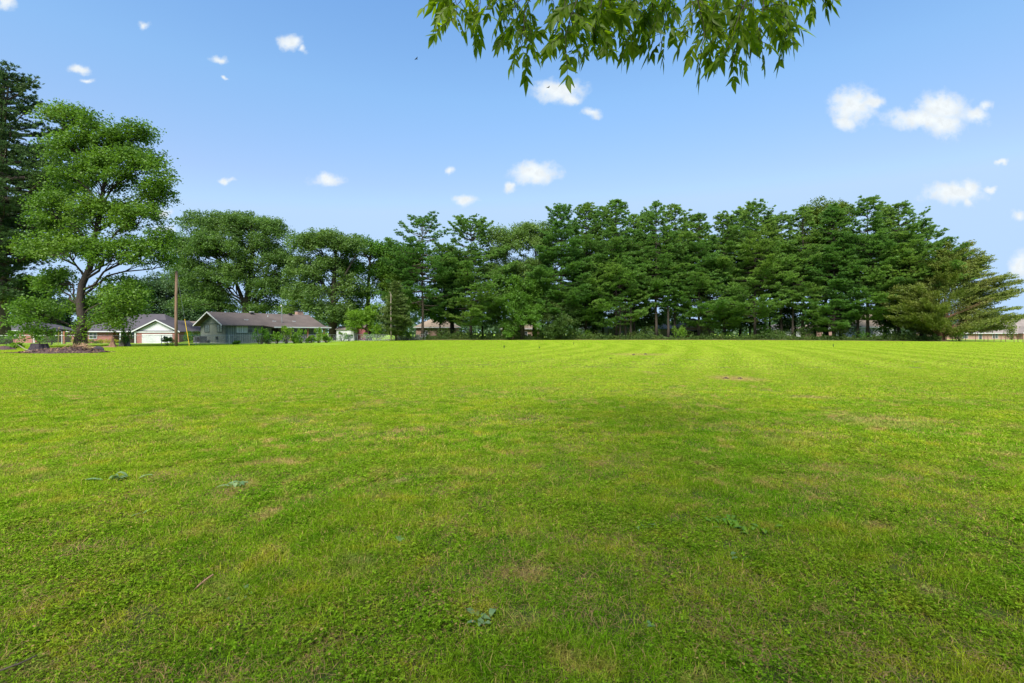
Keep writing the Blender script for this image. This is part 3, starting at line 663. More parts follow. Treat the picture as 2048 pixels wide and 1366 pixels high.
row_pine(1843,452,54,117,'last pine at the right end, sloping down towards the cedar',4,7,top_round=.6,bias=(0,.3),rise=.25,dens=1.2)
# second line of the row
for i, (px, top, hw, bk, lb) in enumerate([(1205,420,50,13,'pine in the second line, left of centre of the high row'),(1290,432,46,14,'second line pine seen between the ragged pair and the bare trunks'),(1380,440,50,14,'second line pine behind the blunt topped pine'),(1480,428,50,13,'second line pine filling the gap left of the fan tipped pine'),(1630,432,46,13,'second line pine behind the narrow pine'),(1770,424,50,13,'second line pine between the highest tip and the broad pine'),(1540,445,44,16,'second line pine behind the shallow dip of the skyline')]):
    row_pine(px, top - 6, hw * 1.15, 140 + i, lb, bk, 9.5, top_round=.75, needle=.5, dens=1.1, r0=.26)
GB = 'broadleaf trees mixed into the tree row'
def row_oak(px, top, hw, seed, label, back=5, mat='oak', low=640, **kw):
    Yt = edgeY(px) + back; span = low - top
    lb = [(px-hw*.45,top+24,hw*.5,24,11,0),(px+hw*.4,top+26,hw*.5,24,11,0),(px,top+span*.28,hw*.8,30,18,0),(px-hw*.4,top+span*.52,hw*.55,28,15,-1),(px+hw*.4,top+span*.52,hw*.55,28,15,0),(px,top+span*.76,hw*.85,28,18,-1),(px-hw*.3,top+span*.95,hw*.5,16,8,-1)]
    oak_px(label, px, Yt, lb, [(px,678),(px-2,620),(px+3,560),(px,top+30)], .42, seed, mat=mat, group=GB, **kw)
row_oak(905,505,44,201,'broadleaf tree filling the gap between the first two pine spires',7,'maple')
row_oak(800,500,36,206,'broadleaf tree behind the bushy young pine',6,'maple')
row_oak(1010,456,52,202,'rounded dark broadleaf tree right of the second pine spire',4)
row_oak(1070,448,46,203,'broadleaf tree with a thin yellowish top left of the high row',6)
row_oak(1045,552,52,204,'lower light green broadleaf tree bulging out in front of the row',1.0,'maple',665,leaf=.3,clump=1.2)
row_oak(1652,404,50,205,'yellow green topped broadleaf tree standing out of the pines on the right',9,'yellowg',560)
row_oak(1190,520,50,207,'broadleaf tree low in the shade under the high row',8,'oak',650)
row_oak(1120,590,44,208,'small broadleaf tree at the foot of the left shoulder pine',2,'shrub',668,leaf=.26,clump=1.1)
for i, (px, top, hw, bk, lb) in enumerate([(805,585,34,30,'low dark tree far behind the bushy young pine'),(850,596,40,36,'low dark tree rising behind the salmon brick house roof'),(1030,600,44,30,'low dark tree far behind the lower light green tree'),(1345,612,40,30,'low dark tree far behind the open garage'),(1250,612,34,34,'low dark tree far behind the three close trunks'),(880,590,38,12,'low dark tree behind the salmon brick house end'),(965,596,40,11,'low dark tree behind the second pine spire'),(1085,590,44,12,'low dark tree behind the small broadleaf tree'),(1150,596,40,13,'low dark tree beside the pale stone house'),(1290,606,34,14,'low dark tree right of the three close trunks'),
        (1450,600,44,12,'low dark tree right behind the open garage'),(1500,600,40,15,'low dark tree above the brown brick garden wall'),(1590,606,42,13,'low dark tree behind the thin straight trunk'),(1680,604,42,12,'low dark tree left of the tall tan roofed house'),(1790,606,44,12,'low dark tree behind the broad pine'),(1850,600,40,9,'low dark tree behind the cedar')]):
    oak_px(lb, px, edgeY(px) + bk, [(px-hw*.5,top+28,hw*.6,18,8,0),(px+hw*.5,top+30,hw*.6,18,8,0),(px,top+16,hw*.6,14,8,0),(px,top+48,hw,16,10,0)], [(px,678),(px,640),(px,top+14)], .2, 230 + i, mat='oak', group='low trees in the shade behind the pines', leaf=.4, clump=1.3, per=60)
# bare trunks that show under the row
for i, (px, bk, hgt, r, lb) in enumerate([(1240,2,14,.22,'slim dark trunk, left one of three close trunks left of the open garage'),(1251,3.5,15,.24,'greyish trunk, middle one of three close trunks left of the open garage'),(1262,2,15,.26,'dark trunk, right one of three close trunks left of the open garage'),(1336,3,15,.28,'dark trunk just left of the open garage'),(1420,2.5,13,.24,'thin trunk right of the open garage'),(1586,3,15,.22,'thin straight trunk under the shallow dip of the skyline'),(1716,3,15,.28,'left of two straight trunks near the tan roofed house'),(1868,4,10,.3,'dark trunk between the last pine and the cedar')]):
    pine('pine_tree', at(px, edgeY(px) + bk), lb, 'tree', hgt + 3, hgt - 1.5, 2.6, 160 + i, r0=r, top_round=.8, needle=.42, group='slender pines under the canopy')
# young pine in front
pine('young_pine', at(792, 88), 'bushy young light green pine beside the thin bare pole', 'tree', 10.2, .9, 3.1, 171, mat='youngpine', bark='bark', r0=.14, top_round=.9, peak=.1, plume=.8, needle=.38, rise=.45, whorl=.45, dens=1.3)
# spreading cedar
def cedar():
    Yt = 83; S = Yt / F; rng = np.random.default_rng(77)
    root = empty('cedar_tree', at(1884, Yt), label='low wide olive green cedar with a reddish trunk at the right end of the row', cat='tree'); mb = MB()
    for k, (a, rr) in enumerate(((-.25, .34), (.22, .3), (.0, .26))): mb.tube([(a * 1.2, .1 * k, 0), (a, 0, 1.2), (a * 2.2, 0, 3.5), (a * 4 + .8, .3, 8), (a * 5 + 1.8, .3, 13)], [rr * 1.25, rr, rr * .55, rr * .2, .03], 8)
    Cs = []; Ds = []
    out = [(662,1835,2000),(650,1800,2026),(635,1783,2033),(625,1778,2018),(610,1774,2006),(598,1776,2014),(584,1781,2038),(567,1800,2022),(552,1818,2006),(543,1836,1962),(530,1850,1974),(520,1862,1974),(496,1878,1950),(481,1892,1934)]
    ys = [o[0] for o in out][::-1]; xl = [o[1] for o in out][::-1]; xr = [o[2] for o in out][::-1]
    boughs = []
    for i in range(230):
        py = 484 + 176 * rng.uniform(0, 1) ** .8; l, r = np.interp(py, ys, xl), np.interp(py, ys, xr)
        e = rng.uniform(0, 1); px = (l + (r - l) * rng.uniform(0, .25)) if e < .3 else ((r - (r - l) * rng.uniform(0, .28) ** 1.2) if e < .66 else rng.uniform(l, r))
        boughs.append((py, px, l, r, rng.uniform(-1, 1)))
    for i in range(5000):
        py, px, l, r, dep = boughs[i % 230]; hw = (r - l) / 2 * S; cx = ((l + r) / 2 - 1884) * S
        xe = (px - 1884) * S; ze = H + (HY - py) * S; ye = dep * math.sqrt(max(.04, 1 - min(1, (xe - cx) / hw) ** 2)) * hw * .75
        q = rng.uniform(.12, 1) ** .62; w_ = .55 * (1.15 - q)
        x = cx * .4 * (1 - q) + xe * q + rng.normal(0, w_ * .7); yy = ye * q + rng.normal(0, w_ * 1.2); z = (ze * .80 - .3) * (1 - q) + ze * q + rng.normal(0, .14 + .25 * (1 - q))
        z = max(z, 1.2)
        c = np.array([x, yy, z]); k = 26; sgn = 1 if x > cx else -1
        d = np.array([(x - cx) / hw * 1.2 + .35, yy / hw, .35]); d /= np.linalg.norm(d)
        t = rng.uniform(-.75, .75, (k, 1)); pts = c + d * t * .8 + rng.normal(0, 1, (k, 3)) * np.array([.22, .25, .06])
        Cs.append(pts); Ds.append(unit(rng, k) * .8 + d + np.array([0, 0, .15]))
        if i % 40 == 0:
            zz = max(1.0, z - abs(x - cx) * .35 - .5); limb(mb, rng, (.08 * zz, 0, zz * .85), c, .05, .012, 4, .03, 3)
    V, Fq = cards(rng, np.concatenate(Cs), np.concatenate(Ds), .34, .34)
    mb.build('trunk', M['redbark'], root, smooth=True); link('crown', npmesh('crown', V, Fq), M['cedar'], root)
cedar()

# ------------------------------------------------------------------ undergrowth and far woods
def undergrowth():
    rng = np.random.default_rng(31); n = 52000; px = rng.uniform(790, 1885, n); b = rng.uniform(0, 1, n) ** 1.4 * 7
    Y = np.interp(px, [700, 850, 1000, 1400, 1600, 1750, 1890, 2100], [90, 95, 97, 97, 92, 86, 81, 74]) + b + .3; X = (px - 1024) / F * Y
    hh = .35 + .5 * (np.sin(px * .05) + np.sin(px * .021 + 1) + 2) / 2 + .4 * (np.sin(px * .31) > .5)
    z = rng.uniform(0, 1, n) ** 1.3 * hh + np.array([gz(a, b_) for a, b_ in zip(X, Y)])
    V, Fq = cards(rng, np.c_[X, Y, z + .03], unit(rng, n) + np.array([0, 0, .5]), .26, .5)
    tag(link('undergrowth', npmesh('undergrowth', V, Fq), M['shrub']), 'low weeds and brambles covering the ground under the tree row', 'undergrowth', kind='stuff')
    # leaf and needle litter: low mounded earth strip
    pxs = np.linspace(770, 1900, 150); Vv = []
    for p in pxs:
        e = edgeY(p)
        for k, (dy, z) in enumerate(((0, -.02), (.5, .10), (2.5, .14), (6, .10), (9, -.05))):
            Vv.append(((p - 1024) / F * (e + dy), e + dy + (rng.normal(0, .15) if k == 0 else 0), gz((p - 1024) / F * e, e + dy) + z + rng.normal(0, .02)))
    i = np.arange(150 * 5).reshape(150, 5); Fq = np.stack([i[:-1, :-1], i[1:, :-1], i[1:, 1:], i[:-1, 1:]], -1).reshape(-1, 4)
    o = link('leaf_litter', npmesh('leaf_litter', np.array(Vv), Fq), plain('needle_litter', (.11,.065,.035), (.055,.045,.02), 1.5, rough=.95)); tag(o, kind='structure')
undergrowth()
def far_woods():
    rng = np.random.default_rng(32); n = 30000; X = rng.uniform(-160, 330, n); Y = rng.uniform(215, 235, n)
    px = 1024 + X / Y * F
    hh = np.where(px > 1960, 12.5, np.where(px < 800, 12, 9.0)) * (.8 + .12 * np.sin(X * .21) + .1 * np.sin(X * .093 + 2))
    u_ = rng.uniform(0, 1, n); z = -1.1 + hh * np.sqrt(u_)
    V, Fq = cards(rng, np.c_[X, Y, z], unit(rng, n), 1.5, .7)
    tag(link('far_woods', npmesh('far_woods', V, Fq), M['far']), 'far-off belt of woodland closing the view behind the houses', 'woods', kind='stuff')
far_woods()
G2 = 'shrubs growing below the tree row'
for i, (px, w, h, m_, lb) in enumerate([(870,3.0,3.2,'shrub','dark shrub at the foot of the open pine with the bare pale trunk'),(925,3.4,2.8,'shrub','dark shrub at the foot of the second pine spire'),(985,2.8,3.0,'shrub','dark shrub left of the lower light green tree'),(1085,2.6,2.6,'bright','lighter shrub with yellow leaves in the shade right of the lower light green tree'),
        (1120,3.6,3.6,'shrub','dense rounded shrub under the left shoulder pine'),(1165,2.6,2.8,'bright','yellow green shrub beside the pale stone house'),(1215,2.6,2.8,'shrub','dark shrub left of the three close trunks'),(1285,3.4,3.4,'shrub','dense shrub right of the three close trunks'),(1362,1.4,3.6,'bright','narrow bright green evergreen at the left side of the open garage'),
        (1440,3.2,3.4,'maple','mid green shrub right of the open garage'),(1530,2.2,3.4,'maple','upright green shrub behind the brown brick wall end'),(1565,2.6,2.6,'shrub','greyish shrub below the shallow dip of the skyline'),(1625,3.2,3.0,'shrub','dark shrub between the two trunk groups on the right'),(1690,3.2,3.2,'shrub','dark shrub left of the two straight trunks on the right'),(1745,2.6,2.8,'maple','leafy shrub in front of the tan roofed house'),(1820,3.8,3.0,'shrub','wide dark shrub under the broad pine'),(1395,2.4,2.0,'shrub','low shrub in front of the open garage')]):
    shrub('shrub', at(px, edgeY(px) + 3), lb, 'shrub', w, 1.6, h, 300 + i, mat=m_, leaf=.26, n=1100, group=G2)
shrub('bush', at(1919, 82), 'bright lime green bush beside the rusty post fence at the right', 'bush', 1.0, .8, 2.9, 330, mat='bright', leaf=.2, n=1100, spikes=3)
shrub('columnar_evergreen', at(2023, 100), 'narrow olive conifer in front of the brown brick house at the right edge', 'shrub', 1.1, .9, 4.4, 331, mat='cedar', leaf=.2, n=1500, clumps=14, z0=.1)

# ------------------------------------------------------------------ houses
def window(root, face, a, z, w, h, blind=False, mull=1, trim='greytrim'):
    """face: ('front', y) faces -y; ('left', x) faces -x"""
    kind, c = face
    def bx(mb, a0, z0, a1, z1, d0, d1):
        if kind == 'front': mb.box(a0, c - d1, z0, a1, c - d0, z1)
        else: mb.box(c - d1, a0, z0, c - d0, a1, z1)
    g = MB(); bx(g, a, z, a + w, z + h, .004, .03); wo_ = g.build('window', M['blind' if blind else 'glass'], root)
    f = MB(); t = .07
    bx(f, a - t, z - t, a, z + h + t, .002, .06); bx(f, a + w, z - t, a + w + t, z + h + t, .002, .06); bx(f, a, z + h, a + w, z + h + t, .002, .06); bx(f, a, z - t, a + w, z, .002, .08)
    for k in range(mull): x = a + w * (k + 1) / (mull + 1); bx(f, x - .03, z, x + .03, z + h, .03, .055)
    bx(f, a, z + h * .5 - .02, a + w, z + h * .5 + .02, .03, .05)
    f.build('frame', M[trim], wo_)
def hip_roof(L, D, wh, rise, oh, inset=None):
    x0, x1, y0, y1 = -oh, L + oh, -oh, D + oh; ins = (y1 - y0) / 2 if inset is None else inset; ym = (y0 + y1) / 2; zb = wh - .05
    mb = MB(); v = [(x0,y0,zb),(x1,y0,zb),(x1,y1,zb),(x0,y1,zb),(x0,y0,zb+.12),(x1,y0,zb+.12),(x1,y1,zb+.12),(x0,y1,zb+.12),(x0+ins,ym,wh+rise),(x1-ins,ym,wh+rise)]
    return mb.add(v, [(0,3,2,1),(0,1,5,4),(1,2,6,5),(2,3,7,6),(3,0,4,7),(4,5,9,8),(6,7,8,9),(5,6,9),(7,4,8)])
def fascia(L, D, wh, oh):
    mb = MB(); z0, z1 = wh - .12, wh + .06; t = .03
    mb.box(-oh - t, -oh - t, z0, L + oh + t, -oh, z1); mb.box(-oh - t, D + oh, z0, L + oh + t, D + oh + t, z1)
    mb.box(-oh - t, -oh, z0, -oh, D + oh, z1); mb.box(L + oh, -oh, z0, L + oh + t, D + oh, z1); return mb
def gable_front(root, x0, x1, y, yback, wh, rise, wallm, roofm, gablem, oh=.45):
    """a wing whose gable faces -y"""
    xm = (x0 + x1) / 2; s = rise / (xm - x0 + oh)
    MB().box(x0, y, -.9, x1, yback, wh).build('wing_wall', M[wallm], root)
    MB().prism([(x0, y + .02, wh + .002), (x1, y + .02, wh + .002), (xm, y + .02, wh + rise - oh * s)], (0, .15, 0)).build('gable', M[gablem], root)
    r = MB(); zt = wh + rise + .02
    r.slab([(x0 - oh, y - oh, wh), (xm, y - oh, zt), (xm, yback, zt), (x0 - oh, yback, wh)], .14)
    r.slab([(xm, y - oh, zt), (x1 + oh, y - oh, wh), (x1 + oh, yback, wh), (xm, yback, zt)], .14)
    ro = r.build('wing_roof', M[roofm], root)
    tr = MB(); yy = y - oh - .05
    tr.prism([(x0 - oh - .02, yy, wh - .2), (xm, yy, zt - .18), (xm, yy, zt + .04), (x0 - oh - .02, yy, wh + .04)], (0, .045, 0))
    tr.prism([(xm, yy, zt - .18), (x1 + oh + .02, yy, wh - .2), (x1 + oh + .02, yy, wh + .04), (xm, yy, zt + .04)], (0, .045, 0))
    tr.build('rake_trim', M['white'], ro)
def house(label, px, Yh, rz, L, D, wh, rise, wallm, roofm, name='brick_house', oh=.5, inset=None, dz=0.0):
    X, Y_, z = at(px, Yh); root = empty(name, (X, Y_, z + dz), rz, label=label, cat='house')
    MB().box(0, 0, -.9, L, D, wh).build('wall', M[wallm], root)
    ro = hip_roof(L, D, wh, rise, oh, inset).build('roof', M[roofm], root); fascia(L, D, wh, oh).build('fascia', M['white'], ro)
    return root
def garage_door(root, x0, x1, y, h, z0=0.0):
    g = MB(); 
    for k in range(4): g.box(x0, y - .05, z0 + k * h / 4 + .012, x1, y - .003, z0 + (k + 1) * h / 4 - .012)
    g.box(x0, y - .03, z0, x1, y - .002, z0 + h); gd = g.build('garage_door', M['white'], root)
    f = MB(); f.box(x0 - .12, y - .07, z0, x0, y - .001, z0 + h + .12); f.box(x1, y - .07, z0, x1 + .12, y - .001, z0 + h + .12); f.box(x0, y - .07, z0 + h, x1, y - .001, z0 + h + .12); f.build('frame', M['greytrim'], gd)
    MB().box((x0+x1)/2+.9, y - .075, z0 + .55, (x0+x1)/2 + 1.0, y - .05, z0 + .75).build('handle', M['dark'], gd)

# brick house with the white garage gable (left)
def garage_house():
    Yh = 94; S = Yh / F; bx, _, bz = at(128, Yh); root = empty('brick_house', (bx, Yh, bz), 0, label='red brick house with charcoal hip roof and a white gabled double garage', cat='house')
    X = lambda px: (px - 128) * S
    Z = lambda py: H + (HY - py) * S - bz
    wh = Z(663.0)
    MB().box(0, 1.6, -.6, X(212), 11, wh).box(X(212), 3.4, -.6, X(271), 11, wh).build('wall', M['brickred'], root)
    rf = MB(); x0, x1, y0, y1, zt = -.5, X(300), 1.0, 12, Z(625.5); zb = wh
    rl, rr = X(226), X(281); ym = 6.5
    rf.add([(x0,y0,zb),(x1+3,y0,zb),(x1+3,y1,zb),(x0,y1,zb),(rl,ym,zt),(rr,ym,zt)], [(0,3,2,1),(0,1,5,4),(1,2,5),(2,3,4,5),(3,0,4)])
    r = rf.build('roof', M['roofdark'], root); MB().box(x0-.03, y0-.06, wh-.1, X(266), y0-.004, wh+.08).build('fascia', M['white'], r)
    gable_front(root, X(271), X(358), 0, 9, wh, Z(639.5) - wh, 'brickred', 'roofdark', 'white')
    MB().box(X(269), -.16, wh - .22, X(360), -.01, wh + .04).build('gutter_board', M['white'], root)
    MB().box(X(275), -.2, wh + .05, X(356), .0, wh + .16).build('eave_strip', M['roofdark'], root)
    garage_door(root, X(285.5), X(343.8), 0, Z(669.3) + .05, -.05)
    for px in (229.5, 270.5): MB().box(X(px), -.2 if px > 260 else 1.15, -.1, X(px) + .24, .04 if px > 260 else 1.4, wh).build('porch_post', M['white'], root)
    window(root, ('front', 3.4), X(215), 1.0, 1.0, 1.2); window(root, ('front', 3.4), X(235), 1.0, 1.4, 1.2); window(root, ('front', 1.6), X(165), .9, 1.4, 1.1)
    d = MB().box(X(247), 3.36, 0, X(247) + 1.0, 3.395, 2.05).build('door', M['white'], root); MB().box(X(247) + .85, 3.32, .95, X(247) + .92, 3.355, 1.05).build('handle', M['metal'], d)
garage_house()
hw = house('leftmost low red brick house with a grey roof, behind the chain link fence', -10, 98, 0, 8.4, 9, 2.5, 2.3, 'brickred', 'roofdark')
window(hw, ('front', 0), 3.6, 1.0, 1.2, 1.0); MB().box(7.9, -.1, 0, 8.1, -.003, 2.45).build('downspout', M['white'], hw)
garden = [(205,'low golden shrub leftmost before the porch of the red brick house'),(220,'rounded golden shrub in the middle before the porch of the red brick house'),(237,'golden shrub right of the porch post of the red brick house'),(150,'golden shrub under the plain brick wall left of the broad shade tree trunk'),(178,'golden shrub just right of the broad shade tree trunk')]
for i, (px, lb) in enumerate(garden): shrub('garden_shrub', at(px, 93.0), lb, 'shrub', .95, .6, .95, 400 + i, mat='goldshrub', leaf=.14, n=800, group='golden shrubs along the red brick house')
shrub('garden_shrub', at(192, 93), 'dark green shrub among the golden ones by the red brick house', 'shrub', 1.0, .6, .7, 409, mat='shrub', leaf=.14, n=800)
shrub('garden_shrub', at(78, 80), 'upright pale green shrub beside the leftmost brick house', 'shrub', .9, .7, 2.3, 410, mat='maple', leaf=.18, n=900)
# brown roofed house between pole and green house
def tan_house():
    Yh = 112; S = Yh / F; bx, _, bz = at(330, Yh); X = lambda px: (px - 330) * S; Z = lambda py: H + (HY - py) * S - bz
    root = empty('brick_house', (bx, Yh, bz), 0, label='tan and red brick house with a brown roof, between wooden pole and green house', cat='house')
    wh = Z(663)
    MB().box(0, 1.5, -.8, X(470), 10, wh).build('wall', M['brickred'], root)
    r = MB().add([(-.6,1.0,wh),(X(475),1.0,wh),(X(475),10.5,wh),(-.6,10.5,wh),(X(312),5.5,Z(641)),(X(470),5.5,Z(642))], [(0,3,2,1),(0,1,5,4),(1,2,5),(2,3,4,5),(3,0,4)]).build('roof', M['roofbrown'], root)
    MB().box(-.6, .93, wh - .1, X(373), .996, wh + .05).build('fascia', M['white'], r)
    gable_front(root, X(373), X(403), 0, 6, wh, Z(652.5) - wh, 'bricktan', 'roofbrown', 'bricktan')
    window(root, ('front', 1.5), X(358), .9, 1.2, 1.3); window(root, ('front', 1.5), X(365), .9, 1.2, 1.3); window(root, ('front', 0), X(387), .9, 1.0, 1.3)
tan_house()
shrub('garden_shrub', at(381, 74), 'dark rounded shrub just left of the green house', 'shrub', 1.2, 1.0, 2.1, 411, mat='maple', leaf=.2, n=1300)
shrub('garden_shrub', at(397, 73), 'dark shrub touching the left corner of the green house', 'shrub', 1.0, .8, 2.0, 412, mat='shrub', leaf=.2, n=1000)

# grey green board and batten house
def green_house():
    ang = math.atan2(.806, .59); ox, oy = -39.1, 66.0
    root = empty('green_house', (ox, oy, 0), ang, label='grey green board and batten house with a long brown roof and a post porch', cat='house')
    L, D, wh, rz_ = 14.2, 8.0, 2.72, 4.42; XM = 6.2
    w = MB(); w.box(0, 0, 0, XM, D, wh); w.box(XM, 1.2, 0, L, D, wh)
    w.prism([(0, 0, wh), (0, D, wh), (0, D/2, rz_ - .22)], (.2, 0, 0)); w.prism([(L - .2, 0, wh), (L - .2, D, wh), (L - .2, D/2, rz_ - .22)], (.2, 0, 0))
    y = .0
    for k in range(27):     # battens: gable end, front wall
        v_ = .1 + k * .3; 
        if v_ < D - .05: w.box(-.03, v_, .12, -.002, v_ + .05, wh + min(v_, D - v_) * .41 - .15, 1)
    x = .25
    while x < XM: w.box(x, -.03, .12, x + .05, -.002, wh - .02, 1); x += .3
    x = XM + .2
    while x < L: w.box(x, 1.17, .12, x + .05, 1.198, wh - .3, 1); x += .3
    w.box(-.05, 0, wh - .02, -.004, D, wh + .1, 1)
    w.build('wall', [M['siding'], M['batten']], root)
    MB().box(-.02, -.02, -.1, L, D + .02, .12).build('foundation', plain('block_base', (.3,.3,.28)), root)
    r = MB(); oh = .75; e0 = wh - .18; sl = (rz_ - e0) / (D / 2 + .6)
    r.slab([(-oh, -.6, e0), (-oh, D/2, rz_), (L + .4, D/2, rz_), (L + .4, -.6, e0)][::-1], .12)
    r.slab([(-oh, D/2, rz_), (-oh, D + .6, e0), (L + .4, D + .6, e0), (L + .4, D/2, rz_)][::-1], .12)
    # porch roof, shallower pitch
    r.slab([(4.9, -.62, e0 + .012), (L + .5, -.62, e0 + .012), (L + .5, -2.2, e0 - .22), (5.6, -2.2, e0 - .22)][::-1], .1)
    ro = r.build('roof', M['roofbrown'], root)
    t = MB()   # pale rake and gutter trim
    t.prism([(-oh - .04, -.62, e0 - .14), (-oh - .04, D/2, rz_ - .14), (-oh - .04, D/2, rz_ + .03), (-oh - .04, -.62, e0 + .03)], (.035, 0, 0))
    t.prism([(-oh - .04, D/2, rz_ - .14), (-oh - .04, D + .62, e0 - .14), (-oh - .04, D + .62, e0 + .03), (-oh - .04, D/2, rz_ + .03)], (.035, 0, 0))
    t.build('rake_trim', M['greytrim'], ro); MB().box(5.55, -2.26, e0 - .36, L + .52, -2.204, e0 - .2).build('gutter', M['greytrim'], ro)
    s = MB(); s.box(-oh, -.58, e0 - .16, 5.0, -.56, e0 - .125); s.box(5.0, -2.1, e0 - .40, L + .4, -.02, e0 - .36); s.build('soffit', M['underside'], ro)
    # roof vents
    def vent(x, y, w_, h_, m, nm='roof_vent', cap=None):
        z = rz_ - abs(y - D/2) * sl; vv = MB().box(x, y, z - .1, x + w_, y + w_, z + h_).build(nm, M[m], ro)
        if cap: MB().box(x - .05, y - .05, z + h_, x + w_ + .05, y + w_ + .05, z + h_ + .12).build('cap', M[cap], vv)
    vent(5.0, 3.4, .4, .35, 'dark', cap='white'); vent(11.0, 3.4, .4, .3, 'dark', cap='dark'); vent(7.1, 2.6, .09, .3, 'white', 'vent_pipe')
    vent(3.1, 1.2, .5, .1, 'white'); vent(7.0, .9, .5, .1, 'white'); vent(10.2, 1.0, .45, .1, 'white')
    z = rz_ - 3.6 * sl; ms = MB(); ms.tube([(8.1, .4, z - .1), (8.1, .4, z + 2.5)], .05, 6); ms.tube([(8.1, .4, z + 2.5), (7.95, .3, z + 2.6), (7.9, .25, z + 2.45)], .06, 6); ms.build('service_mast', M['metal'], ro)
    c = MB().box(13.0, 4.6, 3.6, 14.0, 5.4, 4.95).build('chimney', M['brickbrown'], ro); MB().box(12.95, 4.55, 4.95, 14.05, 5.45, 5.03).build('cap', M['acgrey'], c)
    for a in (1.0, 5.0): window(root, ('left', 0), a, 1.62, 1.5, .92, mull=1, trim='batten')
    window(root, ('front', 0), 1.5, 1.55, .62, .95, blind=True, mull=0, trim='greytrim'); window(root, ('front', 0), 2.25, 1.55, .55, .95, blind=True, mull=0); window(root, ('front', 0), 2.95, 1.55, .6, .95, blind=False, mull=0, trim='siding')
    window(root, ('front', 1.2), 8.6, 1.2, 1.2, 1.1, trim='batten'); window(root, ('front', 1.2), 11.6, 1.2, 1.2, 1.1, trim='batten')
    d = MB().box(7.1, 1.14, .12, 8.0, 1.196, 2.15).build('door', M['dark'], root); MB().box(7.85, 1.1, 1.0, 7.92, 1.136, 1.1).build('handle', M['metal'], d)
    d = MB().box(10.1, 1.14, .12, 11.3, 1.196, 2.15).build('door', M['white'], root); MB().box(10.16, 1.11, .3, 11.24, 1.138, 2.05).build('pane', M['glass'], d)
    for x in (8.2, 10.9, 13.6): MB().box(x - .09, -2.0, 0, x + .09, -1.82, e0 - .38).build('porch_post', M['cedarpost'], root)
    MB().box(XM, -2.1, 0, L, 1.19, .14).build('porch_floor', plain('concrete', (.35,.34,.31)), root)
    MB().tube([(.05, -.07, 2.45), (.05, -.07, .2)], .05, 6).build('downspout', M['batten'], root)
    for x in (4.2, 5.7): MB().box(x, -.035, .2, x + .35, -.004, .35).build('crawl_vent', M['dark'], root)
    # things standing beside the house
    def W(u_, v_): return (ox + math.cos(ang) * u_ - math.sin(ang) * v_, oy + math.sin(ang) * u_ + math.cos(ang) * v_, 0)
    ac = empty('ac_unit', W(-.9, 5.6), ang, label='grey air conditioner unit standing against the gable end of the green house', cat='air conditioner')
    MB().box(-.45, -.9, .08, .45, .9, .98).build('casing', M['acgrey'], ac)
    g = MB(); [g.box(-.47, -.8 + k * .12, .2, -.452, -.76 + k * .12, .9) for k in range(14)]; g.build('grille', M['dark'], ac)
    MB().box(-.6, -1.0, 0, .6, 1.0, .076).build('pad', plain('pad_concrete', (.4,.39,.37)), ac)
    ac2 = empty('condenser', W(-.8, 7.2), ang, label='slim black condenser unit at the left corner of the green house', cat='air conditioner')
    MB().box(-.3, -.35, 0, .3, .35, .95).build('casing', M['dark'], ac2); MB().box(-.32, -.3, .2, -.302, .3, .85).build('grille', M['acgrey'], ac2)
    mt = empty('utility_meter', W(-.25, 2.3), ang, label='small dark utility meter low on the gable end of the green house', cat='meter')
    MB().box(0, -.15, .5, .2, .15, .95).build('casing', M['dark'], mt); MB().tube([(.1, 0, .5), (.1, 0, 0)], .03, 6).build('pipe', M['metal'], mt)
green_house()
# tall weeds along the fence before the porch
G3 = 'leafy weed bushes along the fence before the green house'
for i, (px, Yt, w, h, lb) in enumerate([(521,62,.95,2.1,'tall ragged bright bush, leftmost before the green house'),(537,63,.8,1.35,'low bush between the leftmost tall bush and the porch corner'),(553,64,.8,1.6,'mid height bush before the porch corner of the green house'),(572,65,1.0,2.4,'tallest ragged bush, before the first porch post of the green house'),
        (588,66,.7,1.2,'low bush between the first and second porch posts'),(604,67,.95,1.95,'bushy clump before the second porch post'),(637,70,1.0,2.15,'tall bush before the right end of the porch'),(622,68,.8,1.1,'low pale bush left of the right end of the porch'),(652,71.5,.8,1.2,'low bush at the right corner of the porch')]):
    shrub('weed_bush', at(px, Yt), lb, 'bush', w, .7, h, 420 + i, mat='bright', leaf=.19, n=900, spikes=5, clumps=6, group=G3)
for i, (px, Yt, w, h, lb) in enumerate([(684,83,1.0,1.6,'weedy bush in front of the white shed'),(698,84,.9,1.2,'low weedy bush at the right side of the white shed'),(736,86,1.1,1.5,'weedy bush at the fence right of the faded red shed'),(757,88,1.2,1.9,'weedy bush left of the thin bare pole'),(812,90,1.3,1.7,'weedy bush right of the young pine'),(475,61.5,.4,.5,'tiny weed tuft at the fence before the plain wall of the green house'),(28,45,.8,.55,'low mossy clump on the ground at the far left'),(100,57,1.0,1.9,'leafy weed behind the blackened stump'),(24,55,.9,1.7,'leafy weed by the fence in front of the dark pine'),(334,56,.6,1.0,'small leafy weed by the fence left of the wooden pole')]):
    shrub('weed_bush', at(px, Yt), lb, 'bush', w, .7, h, 440 + i, mat='maple' if i % 2 else 'bright', leaf=.18, n=700, spikes=3, clumps=6)

